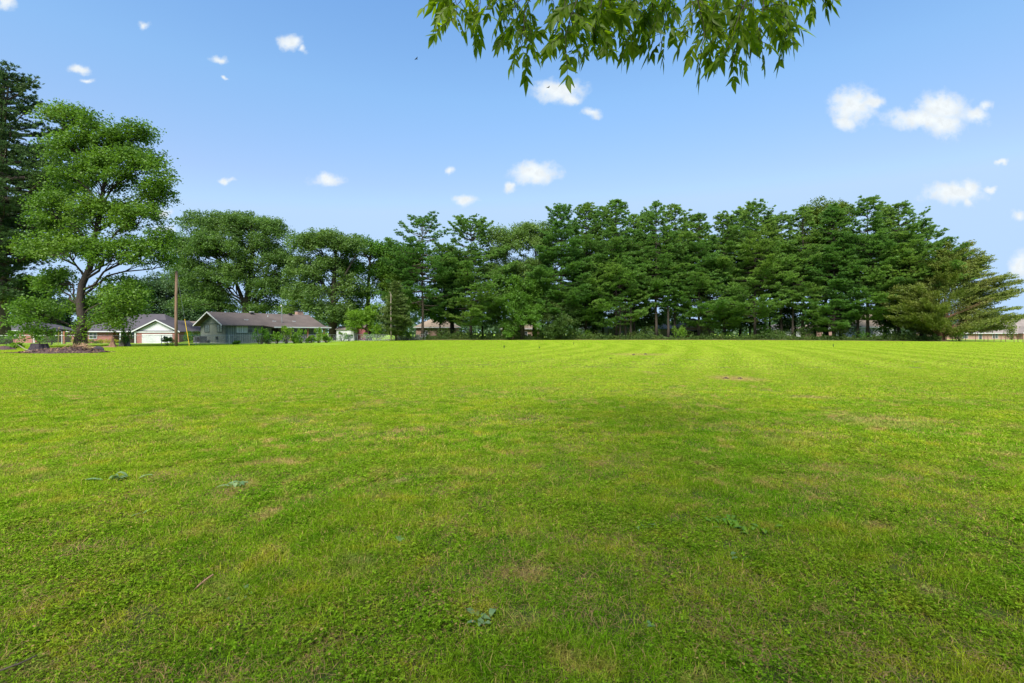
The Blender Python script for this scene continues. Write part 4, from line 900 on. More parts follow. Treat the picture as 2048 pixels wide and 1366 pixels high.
# white shed and faded red shed
def shed(label, px, Yh, w, d, h, m, rm, name='shed'):
    root = empty(name, at(px, Yh), 0, label=label, cat='shed')
    MB().box(0, 0, -.2, w, d, h).build('wall', M[m], root)
    r = MB(); r.slab([(-.2, -.2, h), (w + .2, -.2, h), (w + .2, d / 2, h + .6), (-.2, d / 2, h + .6)], .1); r.slab([(-.2, d / 2, h + .6), (w + .2, d / 2, h + .6), (w + .2, d + .2, h), (-.2, d + .2, h)], .1)
    r.build('roof', M[rm], root); dd = MB().box(w * .62, -.05, 0, w * .62 + .8, -.004, 1.9).build('door', M[m], root); MB().box(w * .62 + .68, -.09, .95, w * .62 + .74, -.052, 1.05).build('handle', M['dark'], dd)
shed('white shed behind the fence right of the green house', 673, 91, 3.3, 3.5, 2.1, 'white', 'roofgrey')
shed('faded red board shed beside the white shed', 712, 93, 1.6, 3.0, 2.5, 'pink', 'roofbrown')

# houses seen between the trunks of the row
h1 = house('salmon brick house behind the bare trunked pine at the left of the row', 832, 116, 0, 9.5, 8, 3.0, 2.6, 'brickbrown', 'rooftan'); window(h1, ('front', 0), 1.6, .9, 1.2, 1.2); window(h1, ('front', 0), 6.0, .9, 1.2, 1.2)
h2 = house('low brick house with pale eaves behind the lower light green tree', 1004, 122, .05, 9.5, 8, 2.9, 1.7, 'bricktan', 'rooftan'); window(h2, ('front', 0), 1.0, 1.0, 1.2, 1.1); window(h2, ('front', 0), 5.0, 1.0, 1.4, 1.1)
h3 = house('pale stone house glimpsed through the shade left of three close trunks', 1170, 118, 0, 5.5, 8, 2.9, 1.6, 'stone', 'rooftan', name='stone_house'); window(h3, ('front', 0), 1.4, 1.0, 1.0, 1.1)
h4 = house('tan house with a white trimmed gable behind three close trunks', 1215, 122, 0, 7.5, 8, 3.0, 1.8, 'bricktan', 'rooftan')
gable_front(h4, 1.2, 6.2, -1.5, 4, 3.0, 2.6, 'cream', 'rooftan', 'stone'); window(h4, ('front', -1.5), 2.6, .9, 1.0, 1.3); MB().box(4.6, -1.55, 0, 5.5, -1.504, 2.1).build('door', M['redpaint' if 0 else 'cedarpost'], h4)
h5 = house('cream sided house behind the dark trunk left of the open garage', 1308, 120, 0, 6.4, 7, 2.8, 1.5, 'cream', 'rooftan', name='cream_house'); window(h5, ('front', 0), 3.6, .9, 1.2, 1.2)
def open_garage():
    X, Y_, z = at(1368, 106); root = empty('brick_garage', (X, Y_, z), 0, label='brown brick garage with its door open on a dark interior', cat='garage'); L, D, wh = 6.6, 7, 2.75
    w = MB(); w.box(0, 0, -.6, .25, D, wh); w.box(3.5, 0, -.6, L, .25, wh); w.box(L - .25, .25, -.6, L, D, wh); w.box(.25, D - .25, -.6, L - .25, D, wh); w.box(.25, 0, 2.0, 3.5, .25, wh); w.build('wall', M['bricktan'], root)
    MB().box(.25, .25, -.06, L - .25, D - .25, .02).build('floor', plain('garage_floor', (.2,.19,.18)), root)
    MB().box(.26, .26, .03, .3, D - .26, 2.6).box(.3, D - .3, .03, L - .3, D - .26, 2.6).box(L - .3, .26, .03, L - .26, D - .26, 2.6).build('shade_lining', M['dark'], root)  # near-black inner panels: the garage's inside shade put in as colour
    ro = hip_roof(L, D, wh, 2.0, .5).build('roof', M['rooftan'], root); fascia(L, D, wh, .5).build('fascia', M['white'], ro)
    f = MB(); f.box(.12, -.05, 0, .25, -.002, 2.1); f.box(3.5, -.05, 0, 3.62, -.002, 2.1); f.box(.25, -.05, 2.0, 3.5, -.002, 2.1); f.build('door_frame', M['white'], root)
    mo = empty('lawn_mower', (X + 1.1, Y_ + .6, z + .02), R(20), label='red ride-on lawn mower parked inside the open garage', cat='lawn mower')
    MB().box(-.35, -.8, .3, .35, .0, .75).box(-.3, -.86, .35, .3, -.8, .68).build('bonnet', M['redpaint'], mo); MB().box(-.4, 0, .25, .4, .8, .5).build('deck', M['redpaint'], mo)
    MB().box(-.25, .25, .5, .25, .7, .62).box(-.25, .62, .62, .25, .72, 1.0).build('seat', M['tyre'], mo); MB().tube([(0, -.02, .7), (0, .1, .95)], .02, 6).tube([(math.cos(a) * .17, .1 + math.sin(a) * .17, .97) for a in np.linspace(0, 6.28, 13)], .018, 5).build('steering_wheel', M['tyre'], mo)
    for (x, y, r) in ((-.42, -.6, .18), (.42, -.6, .18), (-.45, .5, .26), (.45, .5, .26)): MB().tube([(x - .08, y, r), (x + .08, y, r)], r, 14).build('wheel', M['tyre'], mo)
open_garage()
def brickwall():
    X, Y_, z = at(1512, 104); root = empty('brick_wall', (X, Y_, z), 0, label='short brown brick garden wall glimpsed left of the upright green shrub', cat='wall')
    MB().box(0, 0, -.3, 2.3, .3, 2.0).build('wall', M['brickbrown'], root); MB().box(-.04, -.04, 2.0, 2.34, .34, 2.1).build('coping', M['bricktan'], root)
brickwall()
h7 = house('white sided house glimpsed under the shallow dip of the skyline', 1546, 124, 0, 8, 8, 2.8, 1.7, 'white', 'roofgrey', name='white_house'); window(h7, ('front', 0), 2.0, .9, 1.2, 1.2)
h8 = house('tall tan roofed house behind the two straight trunks on the right', 1715, 112, 0, 10, 9, 2.9, 4.0, 'white', 'rooftan', name='tan_roofed_house', inset=1.2); window(h8, ('front', 0), 2.2, .9, 1.4, 1.2); window(h8, ('front', 0), 6.2, .9, 1.4, 1.2)
h10 = house('brown brick house glimpsed left of the two straight trunks on the right', 1630, 124, 0, 8, 8, 3.0, 2.2, 'brickbrown', 'rooftan'); window(h10, ('front', 0), 2.0, .9, 1.2, 1.2)
def right_house():
    Yh = 140; S = Yh / F; bx, _, bz = at(1886, Yh); X = lambda px: (px - 1886) * S; Z = lambda py: H + (HY - py) * S - bz
    root = empty('brick_house', (bx, Yh, bz), 0, label='long brown brick house with a big grey roof at the right edge', cat='house'); wh = Z(666.5)
    MB().box(X(1912), 0, -.6, X(2110), 12, wh).box(X(1886), 2.0, -.6, X(1912), 10, wh - .1).build('wall', M['brickbrown'], root)
    r = MB(); x0, x1, y0, y1 = X(1910), X(2118), -.6, 13
    r.add([(x0,y0,wh),(x1,y0,wh),(x1,y1,wh),(x0,y1,wh),(X(2030),6,Z(634)),(X(2110),6,Z(634))], [(0,3,2,1),(0,1,5,4),(1,2,5),(2,3,4,5),(3,0,4)])
    r.add([(X(1883),1.4,wh-.1),(X(1925),1.4,wh-.1),(X(1925),10.5,wh-.1),(X(1883),10.5,wh-.1),(X(1890),6,wh+.9),(X(1925),6,wh+.9)], [(0,3,2,1),(0,1,5,4),(1,2,5),(2,3,4,5),(3,0,4)])
    ro = r.build('roof', M['roofgrey'], root); MB().box(X(1909), -.66, wh - .12, X(2033), -.604, wh + .08).build('fascia', M['white'], ro)
    gable_front(root, X(2034), X(2076), -1.6, 6, wh, Z(652) - wh, 'brickbrown', 'roofgrey', 'roofgrey'); garage_door(root, X(2043), X(2070), -1.6, 2.1)
    d = MB().box(X(1957), -.05, 0, X(1957) + 1.0, -.003, 2.15).build('door', M['white'], root); MB().box(X(1957) + .12, -.09, .2, X(1957) + .9, -.055, 2.0).build('pane', M['glass'], d)
    window(root, ('front', 0), X(1925), .9, 1.5, 1.2); window(root, ('front', 0), X(1985), .9, 1.5, 1.2)
right_house()

# ------------------------------------------------------------------ fences
def chainlink():
    k = [(-130, 53), (65, 54), (323, 55.5), (392, 58), (520, 64), (660, 73.5), (715, 82), (850, 93)]; pts = [at(*p) for p in k]; pts = [np.array([p[0], p[1], 0.0]) for p in pts]
    root = empty('chain_link_fence', tuple(pts[0]), label='galvanised chain link fence running from the far left edge past the green house', cat='fence'); o = pts[0]; hgt = 1.17
    rail = MB(); wires = MB(); line = [p - o for p in pts]
    rail.tube([p + (0, 0, hgt) for p in line], .024, 6); rail.build('top_rail', M['metal'], root)
    first = True
    for a, b in zip(line[:-1], line[1:]):
        L = np.linalg.norm(b - a); n = max(1, round(L / 3.9)); d = (b - a) / L
        for i in range(n):
            p = a + d * L * i / n; MB().tube([p + (0, 0, -.05), p + (0, 0, hgt + .04)], .03, 6).build('post', M['metal'], root)
        m = int(L / .09); hh = hgt - .05
        for i in range(m):
            q = a + d * (i * .09); 
            for s in (-1, 1):
                e = q + d * s * hh
                if 0 <= np.dot(e - a, d) <= L: wires.tube([q + (0, 0, .04), e + (0, 0, hh)], .0028, 3, cap=False)
    MB().tube([line[-1], line[-1] + (0, 0, hgt + .04)], .03, 6).build('post', M['metal'], root)
    wires.build('wire_mesh', M['metal'], root)
chainlink()
def post_fence():
    pxs = [(1893,680.5),(1905,681),(1912,681),(1918,681.5),(1931,681.5),(1951,683),(1968,682.5),(1976,683.5),(1988,683),(2002,684),(2011,684.5),(2028,686),(2036,685.5),(2046,686.5),(2064,687)]
    pts = []
    for px, py in pxs: pts.append(np.array(at(px, float(np.interp(px, [1890, 2064], [88, 70])))))
    o = pts[0].copy(); o[2] = 0; root = empty('wire_fence', tuple(o), label='row of thin rusty posts with wire beside the cedar at the right', cat='fence'); rng = random.Random(3)
    for p in pts:
        h = rng.uniform(1.15, 1.45); q = p - o; q[2] = 0; lx = rng.uniform(-.04, .04)
        mb = MB(); mb.tube([q + (0, 0, -.1), q + (lx, 0, h)], .038, 5); mb.box(q[0] - .045, q[1] - .01, .1, q[0] + .045, q[1] + .01, .3); mb.build('post', M['rust'], root)
    w = MB()
    for z in (.35, .7, 1.05): w.tube([p - (o[0], o[1], -z + p[2]) for p in pts], .004, 3)
    w.build('wire', M['metal'], root)
post_fence()

# ------------------------------------------------------------------ poles
def wooden_pole():
    Yt = 52; root = empty('utility_pole', at(352.5, Yt), label='plain brown wooden pole standing at the fence left of the green house', cat='utility pole'); S = Yt / F
    MB().tube([(0, 0, -.2), (-.02, 0, 3), (0, 0, 5.5), (.03, 0, 8.1)], [.155, .145, .135, .12], 12).build('shaft', M['pole'], root, smooth=True)
    MB().tube([(.03, 0, 8.08), (.03, 0, 8.12)], [.12, .09], 12).build('cap', M['pole'], root)
    a, b = np.array([.1, 0, 7.6]), np.array([(375 - 352.5) * S, .3, .1]); MB().tube([a, b], .008, 4).build('guy_wire', M['metal'], root)
    MB().tube([a + (b - a) * .62, b], .028, 6).build('guy_guard', M['yellow'], root)
wooden_pole()
def bare_pole():
    root = empty('bare_pole', at(782, 86), label='thin pale bare pole with a broken hooked top beside the young pine', cat='pole')
    MB().tube([(0, 0, -.1), (.02, 0, 3), (-.03, 0, 6), (0, 0, 8.3)], [.11, .10, .085, .06], 8).build('shaft', M['twig'], root, smooth=True)
    MB().tube([(0, 0, 8.2), (-.12, 0, 8.6), (-.35, 0, 8.8)], [.055, .045, .02], 6).build('broken_top', M['twig'], root)
bare_pole()
def marker_pole():
    root = empty('marker_pole', at(116, 55), label='thin yellow green stake standing in the grass left of the broad shade tree', cat='stake')
    MB().tube([(0, 0, -.1), (.05, 0, .9), (.12, 0, 2.0)], [.03, .03, .02], 6).build('shaft', plain('yellow_green_stake', (.35,.34,.04)), root); MB().tube([(.12, 0, 2.0), (.13, 0, 2.08)], [.035, .01], 6).build('tip', M['yellow'], root)
marker_pole()
def downpipe():
    root = empty('clothesline_post', at(124, 84), label='white metal post with short arm beside a brown post, left of the shade tree', cat='post')
    MB().tube([(0, 0, -.5), (0, 0, 2.3)], .07, 8).build('upright', M['white'], root); MB().box(-.45, -.05, 2.2, .08, .05, 2.32).build('arm', M['white'], root); MB().box(.25, -.1, -.5, .55, .1, 2.3).build('side_post', M['cedarpost'], root)
downpipe()

# ------------------------------------------------------------------ debris heap and stumps on the left
def stump(name, label, px, Yt, rb, rt, h, mat, seed, jag=.05, topmat=None, group=None):
    rng = np.random.default_rng(seed); root = empty(name, at(px, Yt), label=label, cat='stump', group=group); n = 22; rows = 7; V = []; ph = rng.uniform(0, 6.28, 3)
    for j in range(rows):
        t = j / (rows - 1)
        for i in range(n):
            a = 2 * math.pi * i / n; fl = (1 - t) ** 2.2; r = rt + (rb - rt) * fl; r *= 1 + (.16 * fl + .05) * math.sin(5 * a + ph[0]) + .05 * math.sin(9 * a + ph[1]) + rng.normal(0, .012)
            z = -.06 + (h + .06) * t + (rng.normal(0, jag) + jag * 2 * math.sin(2 * a + ph[2]) if j == rows - 1 else 0); V.append((r * math.cos(a), r * math.sin(a), z))
    Fs = [(j*n+i, j*n+(i+1) % n, (j+1)*n+(i+1) % n, (j+1)*n+i) for j in range(rows-1) for i in range(n)]
    mb = MB(); mb.add(V, Fs); mb.build('bark', M[mat], root)
    top = [V[(rows-1)*n+i] for i in range(n)]; c = (0, 0, h - jag); mt = MB(); mt.add([(x * .97, y * .97, z - .015) for x, y, z in top] + [c], [(i, (i+1) % n, n) for i in range(n)]); mt.build('cut_top', M[topmat or mat], root)
    return root
stump('tree_stump', 'wide blackened flat-topped stump at the left end of the debris heap', 79, 38.5, .80, .50, .62, 'stumpdark', 51, .008)
stump('tree_stump', 'jagged reddish brown broken stump between the debris heap and the grey stump', 225, 50, .42, .14, .85, 'stumpred', 52, .14, 'stickwood')
stump('tree_stump', 'grey stump with green shoots, left of the white garage door', 250, 52.5, .55, .36, .95, 'stumpgrey', 53, .06, 'stickwood')
shrub('sapling', at(250, 51.9), 'green shoots sprouting from the grey stump', 'sapling', .65, .5, 2.0, 54, mat='maple', leaf=.2, n=420, clumps=6, spikes=2, z0=.35)
def debris():
    rng = np.random.default_rng(61); cx, cy = at(128, 36)[:2]; root = empty('debris_heap', (cx, cy, 0), label='low heap of dark mulch and roots right of the blackened stump', cat='debris heap'); nx, ny = 60, 26; V = []
    for j in range(ny):
        for i in range(nx):
            x = -3.4 + 6.4 * i / (nx - 1); y = -1.5 + 3.0 * j / (ny - 1); e = max(0, 1 - (x / 3.2) ** 2 - (y / 1.45) ** 2)
            hgt = .42 * e ** .7 * (.55 + .5 * math.exp(-((x - 1.0) / .9) ** 2) + .25 * math.exp(-((x + .6) / .8) ** 2)); V.append((x, y, hgt + (rng.normal(0, .03) if e > 0 else 0) - (.03 if e <= 0 else -.005)))
    i_ = np.arange(nx * ny).reshape(ny, nx); Fq = np.stack([i_[:-1, :-1], i_[:-1, 1:], i_[1:, 1:], i_[1:, :-1]], -1).reshape(-1, 4)
    link('mulch', npmesh('mulch', np.array(V), Fq), M['mulch'], root)
    n = 1500; x = rng.uniform(-3.3, 2.9, n); y = rng.uniform(-1.4, 1.3, n); e = np.maximum(0, 1 - (x / 3.2) ** 2 - (y / 1.45) ** 2); z = .42 * e ** .7 * (.55 + .5 * np.exp(-((x - 1.0) / .9) ** 2) + .25 * np.exp(-((x + .6) / .8) ** 2)) + .04
    Vc, Fc = cards(rng, np.c_[x, y, z], unit(rng, n) * np.array([1, 1, .3]), .16, .3)
    me = npmesh('wood_chips', Vc, Fc); o = link('wood_chips', me, [M['straw'], M['mulch'], M['stumpred']], root); me.polygons.foreach_set('material_index', rng.choice([0, 1, 2], len(Fc), p=[.22, .5, .28]).astype(np.int32))
    for (x0, z0, x1, z1, y) in ((-2.3,.62,-1.25,.12,-1.1),(.25,.05,.2,.4,-1.2),(.62,.06,.60,.35,-1.15),(.66,.3,1.4,.72,-1.0),(1.3,.5,2.2,.6,-.5),(2.0,.35,1.6,.75,-.3)):
        MB().tube([(x0, y, z0), ((x0+x1)/2, y - .05, (z0+z1)/2 - .05), (x1, y, z1)], [.022, .028, .016], 5).build('root_stick', M['stickwood' if x0 > -1 else 'twig'], root)
    # rounded knot of grass roots on top
    k = 420; a = unit(rng, k); pts = np.array([1.3, -.1, .42]) + a * np.array([.75, .4, .24]); Vc, Fc = cards(rng, pts, np.array([1, 0, .6]) + a * .8, .3, .08); link('dry_roots', npmesh('dry_roots', Vc, Fc), M['straw'], root)
debris()
def dark_log():
    X, Y_, _ = at(198, 39.5); root = empty('charred_log', (X, Y_, 0), R(-8), label='short black charred log lying right of the debris heap', cat='log')
    MB().tube([(-.5, 0, .14), (-.3, 0, .17), (0, .03, .2), (.25, 0, .16), (.5, -.02, .07)], [.13, .17, .19, .15, .03], 9).build('log', M['stumpdark'], root); MB().tube([(-.1, 0, .3), (-.2, -.02, .42)], [.06, .02], 6).build('branch_stub', M['stumpdark'], root)
dark_log()
def dirt_mound(label, px, Yt, w, h, seed):
    rng = np.random.default_rng(seed); V = []; n = 18
    for j in range(6):
        for i in range(n):
            r = w * (1 - j / 6); a = i * 2 * math.pi / n; V.append((r * math.cos(a) * (1 + rng.normal(0, .06)), r * .6 * math.sin(a), -.03 + h * math.sin(j / 6 * 1.57) + rng.normal(0, .015)))
    V.append((0, 0, h)); Fs = [(j*n+i, j*n+(i+1) % n, (j+1)*n+(i+1) % n, (j+1)*n+i) for j in range(5) for i in range(n)] + [(5*n+i, 5*n+(i+1) % n, 6*n) for i in range(n)]
    mb = MB(); mb.add(V, Fs); o = mb.build('dirt_mound', M['stumpred' if seed % 2 else 'mulch']); X, Y_, z = at(px, Yt); o.location = (X, Y_, z); tag(o, label, 'dirt mound')
dirt_mound('small reddish dirt mound behind the charred log', 191, 44, .6, .25, 71)
dirt_mound('low brown mound of earth at the far left edge of the lawn', 8, 42, 1.1, .35, 72)
dirt_mound('reddish soil spill around the jagged broken stump', 217, 49, .95, .12, 73)

# ------------------------------------------------------------------ weeds, sticks and litter in the lawn
def rosette(label, px, py, n, ln, wd, mat, seed, up=.5, cat='weed', spread=0.0):
    Yt = F * H / (py - HY); rng = np.random.default_rng(seed); root = empty('broadleaf_weed', at(px, Yt), label=label, cat=cat)
    for i in range(n):
        a = rng.uniform(0, 6.28); L = ln * rng.uniform(.6, 1.2); W = wd * rng.uniform(.7, 1.2); el = rng.uniform(.15, up); c, s = math.cos(a), math.sin(a); V = []; k = 6
        ox, oy = rng.normal(0, spread, 2) if spread else (0, 0)
        for j in range(k + 1):
            t = j / k; w = W * (math.sin(math.pi * min(1, t * .92 + .06)) ** .8) * (1 + .12 * math.sin(t * 19)); x = L * t * math.cos(el); z = .012 + L * (t * math.sin(el) * 1.6 - t * t * math.sin(el) * 1.3 + .02)
            z = max(z, .012); tw = rng.normal(0, .1)
            for q, dz in ((-w, .25 * w), (0, 0), (w, .25 * w)): V.append((ox + c * x - s * q, oy + s * x + c * q, z + dz + tw * q))
        Fs = [(j*3+q, j*3+q+1, (j+1)*3+q+1, (j+1)*3+q) for j in range(k) for q in (0, 1)]
        mb = MB(); mb.add(V, Fs); mb.build('leaf', M[mat], root, smooth=True)
rosette('shiny bluish broad leaved weed in the lawn, second from the left', 475, 974, 9, .13, .020, 'bluegreen', 81, 1.1, spread=.05)
rosette('shiny dark broad leaved weed in the lawn at the left', 240, 962, 9, .14, .022, 'bluegreen', 82, 1.1, spread=.07)
rosette('blue green lobed weed in the grass just left of bottom centre', 968, 1246, 9, .06, .015, 'bluegreen', 83, .7, spread=.035)
rosette('leafy dark green weed patch in the grass right of centre', 1478, 1054, 22, .09, .016, 'weed', 84, .9, spread=.10)
rosette('small dark green weed patch left of the big leafy one', 1425, 1046, 12, .06, .012, 'weed', 85, .8, spread=.06)
rosette('pale blue green weed low in the grass at bottom left', 485, 1195, 7, .05, .014, 'bluegreen', 86, .6, spread=.03)
rosette('grey green two leaved weed in the right centre grass', 1478, 1118, 5, .05, .014, 'bluegreen', 87, .7, spread=.03)
rosette('single pale broad leaf lying in the lawn at the left', 285, 1031, 2, .09, .012, 'bluegreen', 88, .3)
rosette('grey green leaf pair in the grass near the bottom right', 1762, 1190, 4, .05, .012, 'bluegreen', 89, .6, spread=.03)
rosette('round grey leaf weed in the middle of the near lawn', 797, 1083, 3, .05, .018, 'bluegreen', 91, .5)
rosette('pale green leafy weed in the centre right grass', 1295, 1056, 9, .06, .013, 'bluegreen', 92, .7, spread=.06)
rosette('small grey green weed low in the grass right of bottom centre', 1290, 1255, 4, .045, .012, 'bluegreen', 93, .7, spread=.02)
def stick(label, px, py, L, ang, seed, mat='stickwood', r=.006):
    Yt = F * H / (py - HY); X = (px - 1024) / F * Yt; rng = np.random.default_rng(seed); root = empty('fallen_stick', (X, Yt, 0), R(ang), label=label, cat='stick')
    MB().tube([(-L/2, 0, .012), (-L/5, .01 * rng.normal(), .03), (L/5, .01 * rng.normal(), .045), (L/2, 0, .06)], [r * .6, r, r * 1.1, r * .9], 7).build('stick', M[mat], root)
    MB().tube([(L*.05, 0, .04), (L*.12, .02, .055)], [r * .5, r * .2], 5).build('side_twig', M[mat], root)
stick('short peeled orange brown stick lying in the grass at lower left', 407, 1177, .11, 58, 1, 'stickwood', .0045)
stick('long grey twig lying in the grass in the bottom left corner', 22, 1350, .17, 28, 2, 'bark', .0035)
for i, (px, py, h, lb) in enumerate([(1008,697,.45,'lone dark sprig standing in the far lawn, left one'),(1147,689,.4,'lone dark sprig standing in the far lawn, right of centre'),(1667,694,.5,'lone dark sprig standing in the far lawn under the right half of the row'),(1079,697,.25,'tiny dark sprig in the far lawn at the centre'),(1222,718,.09,'tiny dark sprig in the lawn below the three close trunks'),(1805,688,.25,'tiny dark sprig in the far lawn near the cedar')]):
    Yt = F * H / (py - HY); shrub('weed_sprig', at(px, Yt), lb, 'weed', .07, .07, h * .7, 500 + i, mat='shrub', leaf=.09, n=40, clumps=3, spikes=1)
def clod(label, px, py, r, seed):
    Yt = F * H / (py - HY); X = (px - 1024) / F * Yt; rng = np.random.default_rng(seed); mb = MB(); V = []; n = 9
    for j in range(5):
        for i in range(n): a = 6.283 * i / n; t = j / 4; rr = r * math.cos(t * 1.5) * rng.uniform(.8, 1.2); V.append((rr * math.cos(a), rr * math.sin(a) * .7, r * .6 * math.sin(t * 1.57) + rng.normal(0, r * .06)))
    mb.add(V, [(j*n+i, j*n+(i+1) % n, (j+1)*n+(i+1) % n, (j+1)*n+i) for j in range(4) for i in range(n)] + [tuple(range(4*n, 5*n))]); o = mb.build('dirt_clod', M['mulch']); o.location = (X, Yt, 0); tag(o, label, 'dirt clod')
clod('dark earth clod in the bare reddish patch, left one', 1452, 758, .10, 1); clod('dark earth clod in the bare reddish patch, right one', 1480, 758, .08, 2); clod('small black clod beside the single pale leaf', 240, 1030, .03, 3); clod('small dark clod at the edge of the far lawn, right of centre', 1291, 709, .12, 4); clod('small dark clod in the far lawn left of the other far clod', 1267, 710, .12, 5)

# ------------------------------------------------------------------ birds
for (px, py, Yt, sp, lb) in ((833,118,45,.34,'tiny dark bird flying high left of the hanging leaves'),(1097,175,50,.30,'tiny dark bird flying in front of the small cloud below the hanging leaves')):
    b = empty('bird', at(px, Yt, py), R(35), label=lb, cat='bird'); m = plain('bird_plumage', (.04,.04,.045))
    MB().tube([(-.13, 0, 0), (-.08, 0, .0), (0, 0, .01), (.08, 0, .015), (.13, 0, .01)], [.008, .03, .042, .03, .006], 8).build('body', m, b, smooth=True)
    for s in (-1, 1): MB().slab([(-.05, s * .02, .02), (.05, s * .02, .025), (.03, s * sp * .5, .10), (-.06, s * sp, .04), (-.05, s * sp * .5, .085)][::s], .006).build('wing', m, b)

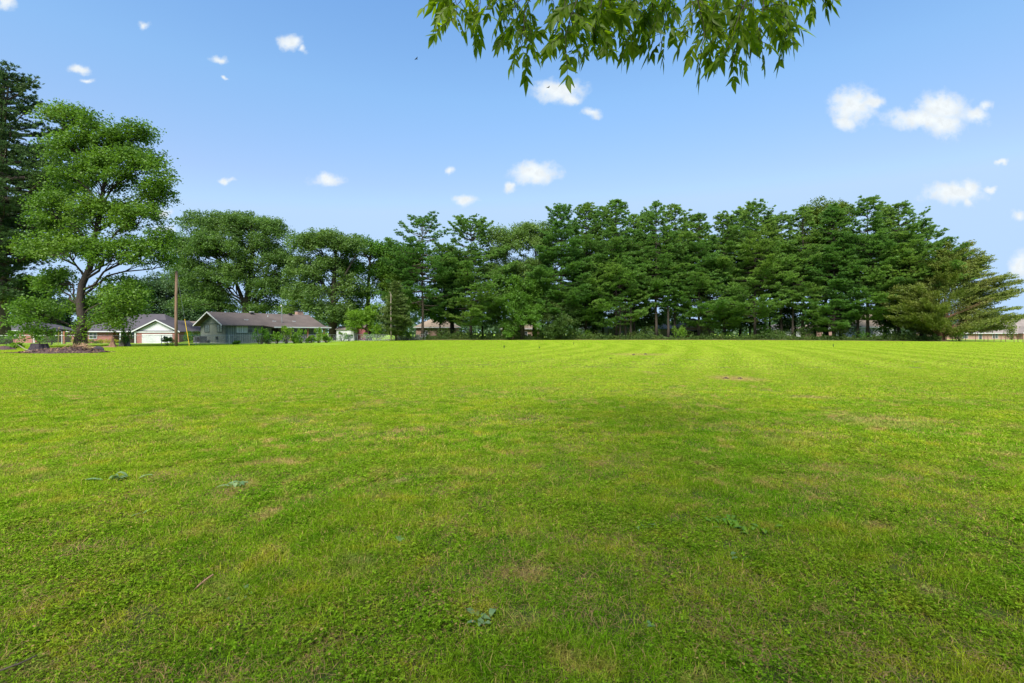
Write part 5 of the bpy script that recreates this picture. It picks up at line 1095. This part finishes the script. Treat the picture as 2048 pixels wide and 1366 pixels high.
# ------------------------------------------------------------------ pecan overhead
def pecan():
    rng = np.random.default_rng(99); root = empty('pecan_tree', (-1.5, -6.5, 0), label='overhanging tree with drooping pointed leaflets at the top of the view', cat='tree'); o = np.array([-1.5, -6.5, 0])
    mb = MB(); mb.tube([(0, 0, -.1), (.05, 0, 1.5), (0, .1, 3.5), (.2, .3, 7), (.1, .3, 11), (0, 0, 15)], [.5, .38, .34, .28, .18, .05], 12)
    LV = []; LF = []; cnt = 0
    def leaflet(p, d, nrm, L, W):
        """curved pointed leaflet with a folded midrib, 5 stations"""
        nonlocal cnt
        d = d / np.linalg.norm(d); s = np.cross(d, nrm); s /= (np.linalg.norm(s) + 1e-9); nn = np.cross(s, d); k = 5; bend = rng.normal(0, .16); fal = rng.uniform(.05, .3)
        prof = [.12, .78, 1.0, .72, .36, .02]
        for j in range(k + 1):
            t = j / k; c = p + d * L * t + s * bend * L * t * t + np.array([0, 0, -1]) * fal * L * t * t
            w = W * prof[j]; LV.append(c - s * w + nn * w * .3); LV.append(c); LV.append(c + s * w + nn * w * .3)
        for j in range(k):
            for q in (0, 1): b = cnt + j * 3 + q; LF.append((b, b + 1, b + 4, b + 3))
        cnt += 3 * (k + 1)
    def compound(p, d, L, npair=4, ll=.11):
        """pinnate leaf: rachis curving down with paired leaflets"""
        d = d / np.linalg.norm(d); pts = [np.array(p)]; dd = d.copy()
        for j in range(7): dd = dd + np.array([0, 0, -.11]); dd /= np.linalg.norm(dd); pts.append(pts[-1] + dd * L / 7)
        mb2.tube(pts, [.0028 - .0002 * i for i in range(8)], 4, cap=False)
        side0 = np.cross(dd, unit(rng, 1)[0]); side0 /= np.linalg.norm(side0)
        for q in range(npair):
            t = .3 + .62 * q / max(1, npair - 1); i0 = min(6, int(t * 7)); c = pts[i0] + (pts[i0+1] - pts[i0]) * (t * 7 - i0); ax_ = pts[i0+1] - pts[i0]; ax_ /= np.linalg.norm(ax_)
            for s in (-1, 1):
                dv = side0 * s * rng.uniform(.6, 1.2) + ax_ * .8 + np.array([0, 0, -.35]) + rng.normal(0, .12, 3); sz = ll * (.62 + .38 * q / npair) * rng.uniform(.8, 1.15)
                leaflet(c, dv, np.cross(side0, ax_) + rng.normal(0, .5, 3), sz, sz * rng.uniform(.17, .24))
        leaflet(pts[-1], dd + rng.normal(0, .1, 3), np.cross(side0, dd) + rng.normal(0, .3, 3), ll * 1.1, ll * .2)
    mb2 = MB()
    def Pp(px, py, Y): return np.array([(px - 1024) / F * Y, Y, H + (HY - py) / F * Y]) - o
    # drooping sprays: (start px, start py, end px, end py, distance, leaves)
    sprays = [(890,-60,880,-5,5.6,6),(915,-60,900,30,5.0,8),(930,-50,905,40,5.2,8),(960,-60,945,45,5.4,10),(905,-70,893,5,5.6,6),(985,-70,975,10,5.0,5),(1040,-60,1030,70,4.9,12),(1062,-80,1018,55,5.3,12),(1070,-40,1050,80,4.7,9),(1020,-70,1005,20,5.1,6),
        (1130,-60,1112,60,4.8,12),(1150,-70,1140,85,4.5,12),(1175,-70,1160,80,5.0,14),(1200,-60,1188,75,4.6,14),(1215,-60,1222,60,4.9,12),(1240,-80,1205,35,5.6,14),(1160,-80,1150,20,5.8,14),(1120,-60,1105,-10,5.5,8),(1260,-60,1250,50,5.2,12),
        (1275,-60,1262,62,4.9,10),(1310,-70,1315,70,4.7,13),(1290,-60,1295,20,5.6,12),(1345,-60,1340,20,5.2,12),(1375,-60,1380,55,5.0,10),(1405,-50,1400,75,4.7,12),(1385,-90,1420,35,5.7,12),
        (1440,-70,1432,60,5.1,12),(1470,-70,1480,85,4.6,14),(1490,-50,1470,100,4.4,12),(1515,-60,1530,90,4.6,12),(1500,-80,1500,30,5.5,14),(1530,-60,1560,30,5.0,10),(1560,-60,1578,60,4.8,10),(1545,-60,1585,45,5.2,9),(1590,-80,1575,-10,5.6,5),(1620,-60,1625,-8,5.3,6),(1650,-80,1640,-30,5.3,5),(1445,-90,1450,10,6.0,12),(1330,-90,1320,0,6.1,12),(1230,-90,1235,5,6.2,12)]
    for (x0, y0, x1, y1, Y, nl) in sprays:
        a, b = Pp(x0, y0, Y), Pp(x1, y1 + 14, Y + rng.uniform(-.3, .3)); n = 6; pts = []
        for i in range(n + 1):
            t = i / n; pts.append(a + (b - a) * t + np.array([.05 * math.sin(t * 5 + x0), .04 * math.cos(t * 4 + x0), 0]))
        mb2.tube(pts, [.006 - .0007 * i for i in range(n + 1)], 5)
        far_ = np.array([a[0] * .5 + .1, 2.0 + rng.uniform(0, 1.2), 6.6 + rng.uniform(0, .8)]); limb(mb, rng, far_, pts[0], .035, .008, 4, .05, 5)
        for q in range(int(nl * 1.0)):
            t = .25 + .75 * (q + rng.uniform(0, .8)) / nl; t = min(t, 1); i0 = min(n - 1, int(t * n)); c = pts[i0] + (pts[i0+1] - pts[i0]) * (t * n - i0)
            az = rng.uniform(0, 6.28); el = rng.uniform(-.9, .1) - .5 * (t > .9); d = np.array([math.cos(az) * math.cos(el), math.sin(az) * math.cos(el), math.sin(el)])
            compound(c, d, rng.uniform(.16, .30), int(rng.integers(3, 6)), rng.uniform(.095, .15))
    twg = mb2.build('twigs', M['darkbark'], root)
    me = npmesh('hanging_leaves', np.array(LV), np.array(LF)); me.polygons.foreach_set('use_smooth', [True] * len(LF)); link('hanging_leaves', me, M['pecan'], root)
    # big limbs and the main canopy over and behind the camera
    Cs = []; Ds = []
    for i in range(460):
        a = rng.uniform(0, 6.28); r = rng.uniform(0, 1) ** .5; x = 10.5 * r * math.cos(a) + .8; y = 6.6 * r * math.sin(a) - 1.6; top = 13.0 * math.sqrt(max(.02, 1 - (.85 * r) ** 2))
        Yc = y - 6.5; zmin = max(4.6, 1.5 + .70 * max(0, Yc + 1.2) + 1.6)
        if zmin > top - .5: continue
        z = zmin + (top - zmin) * rng.uniform(0, 1) ** .8; c = np.array([x, y, z])
        if i % 5 == 0: limb(mb, rng, (0, .2, min(11, max(3.5, z - 3))), c, .10, .02, 5, .08, 5)
        k = 64; p = c + rng.normal(0, 1, (k, 3)) * np.array([.62, .62, .42]); p = p[(p[:, 1] - 6.5) * .72 + 1.9 < p[:, 2]]; Cs.append(p); Ds.append(unit(rng, len(p)) + np.array([0, 0, -.5]))
    V, Fq = cards(rng, np.concatenate(Cs), np.concatenate(Ds), .17, .34)
    link('crown', npmesh('crown', V, Fq), M['pecan'], root); mb.build('trunk', M['bark'], root, smooth=True)
pecan()
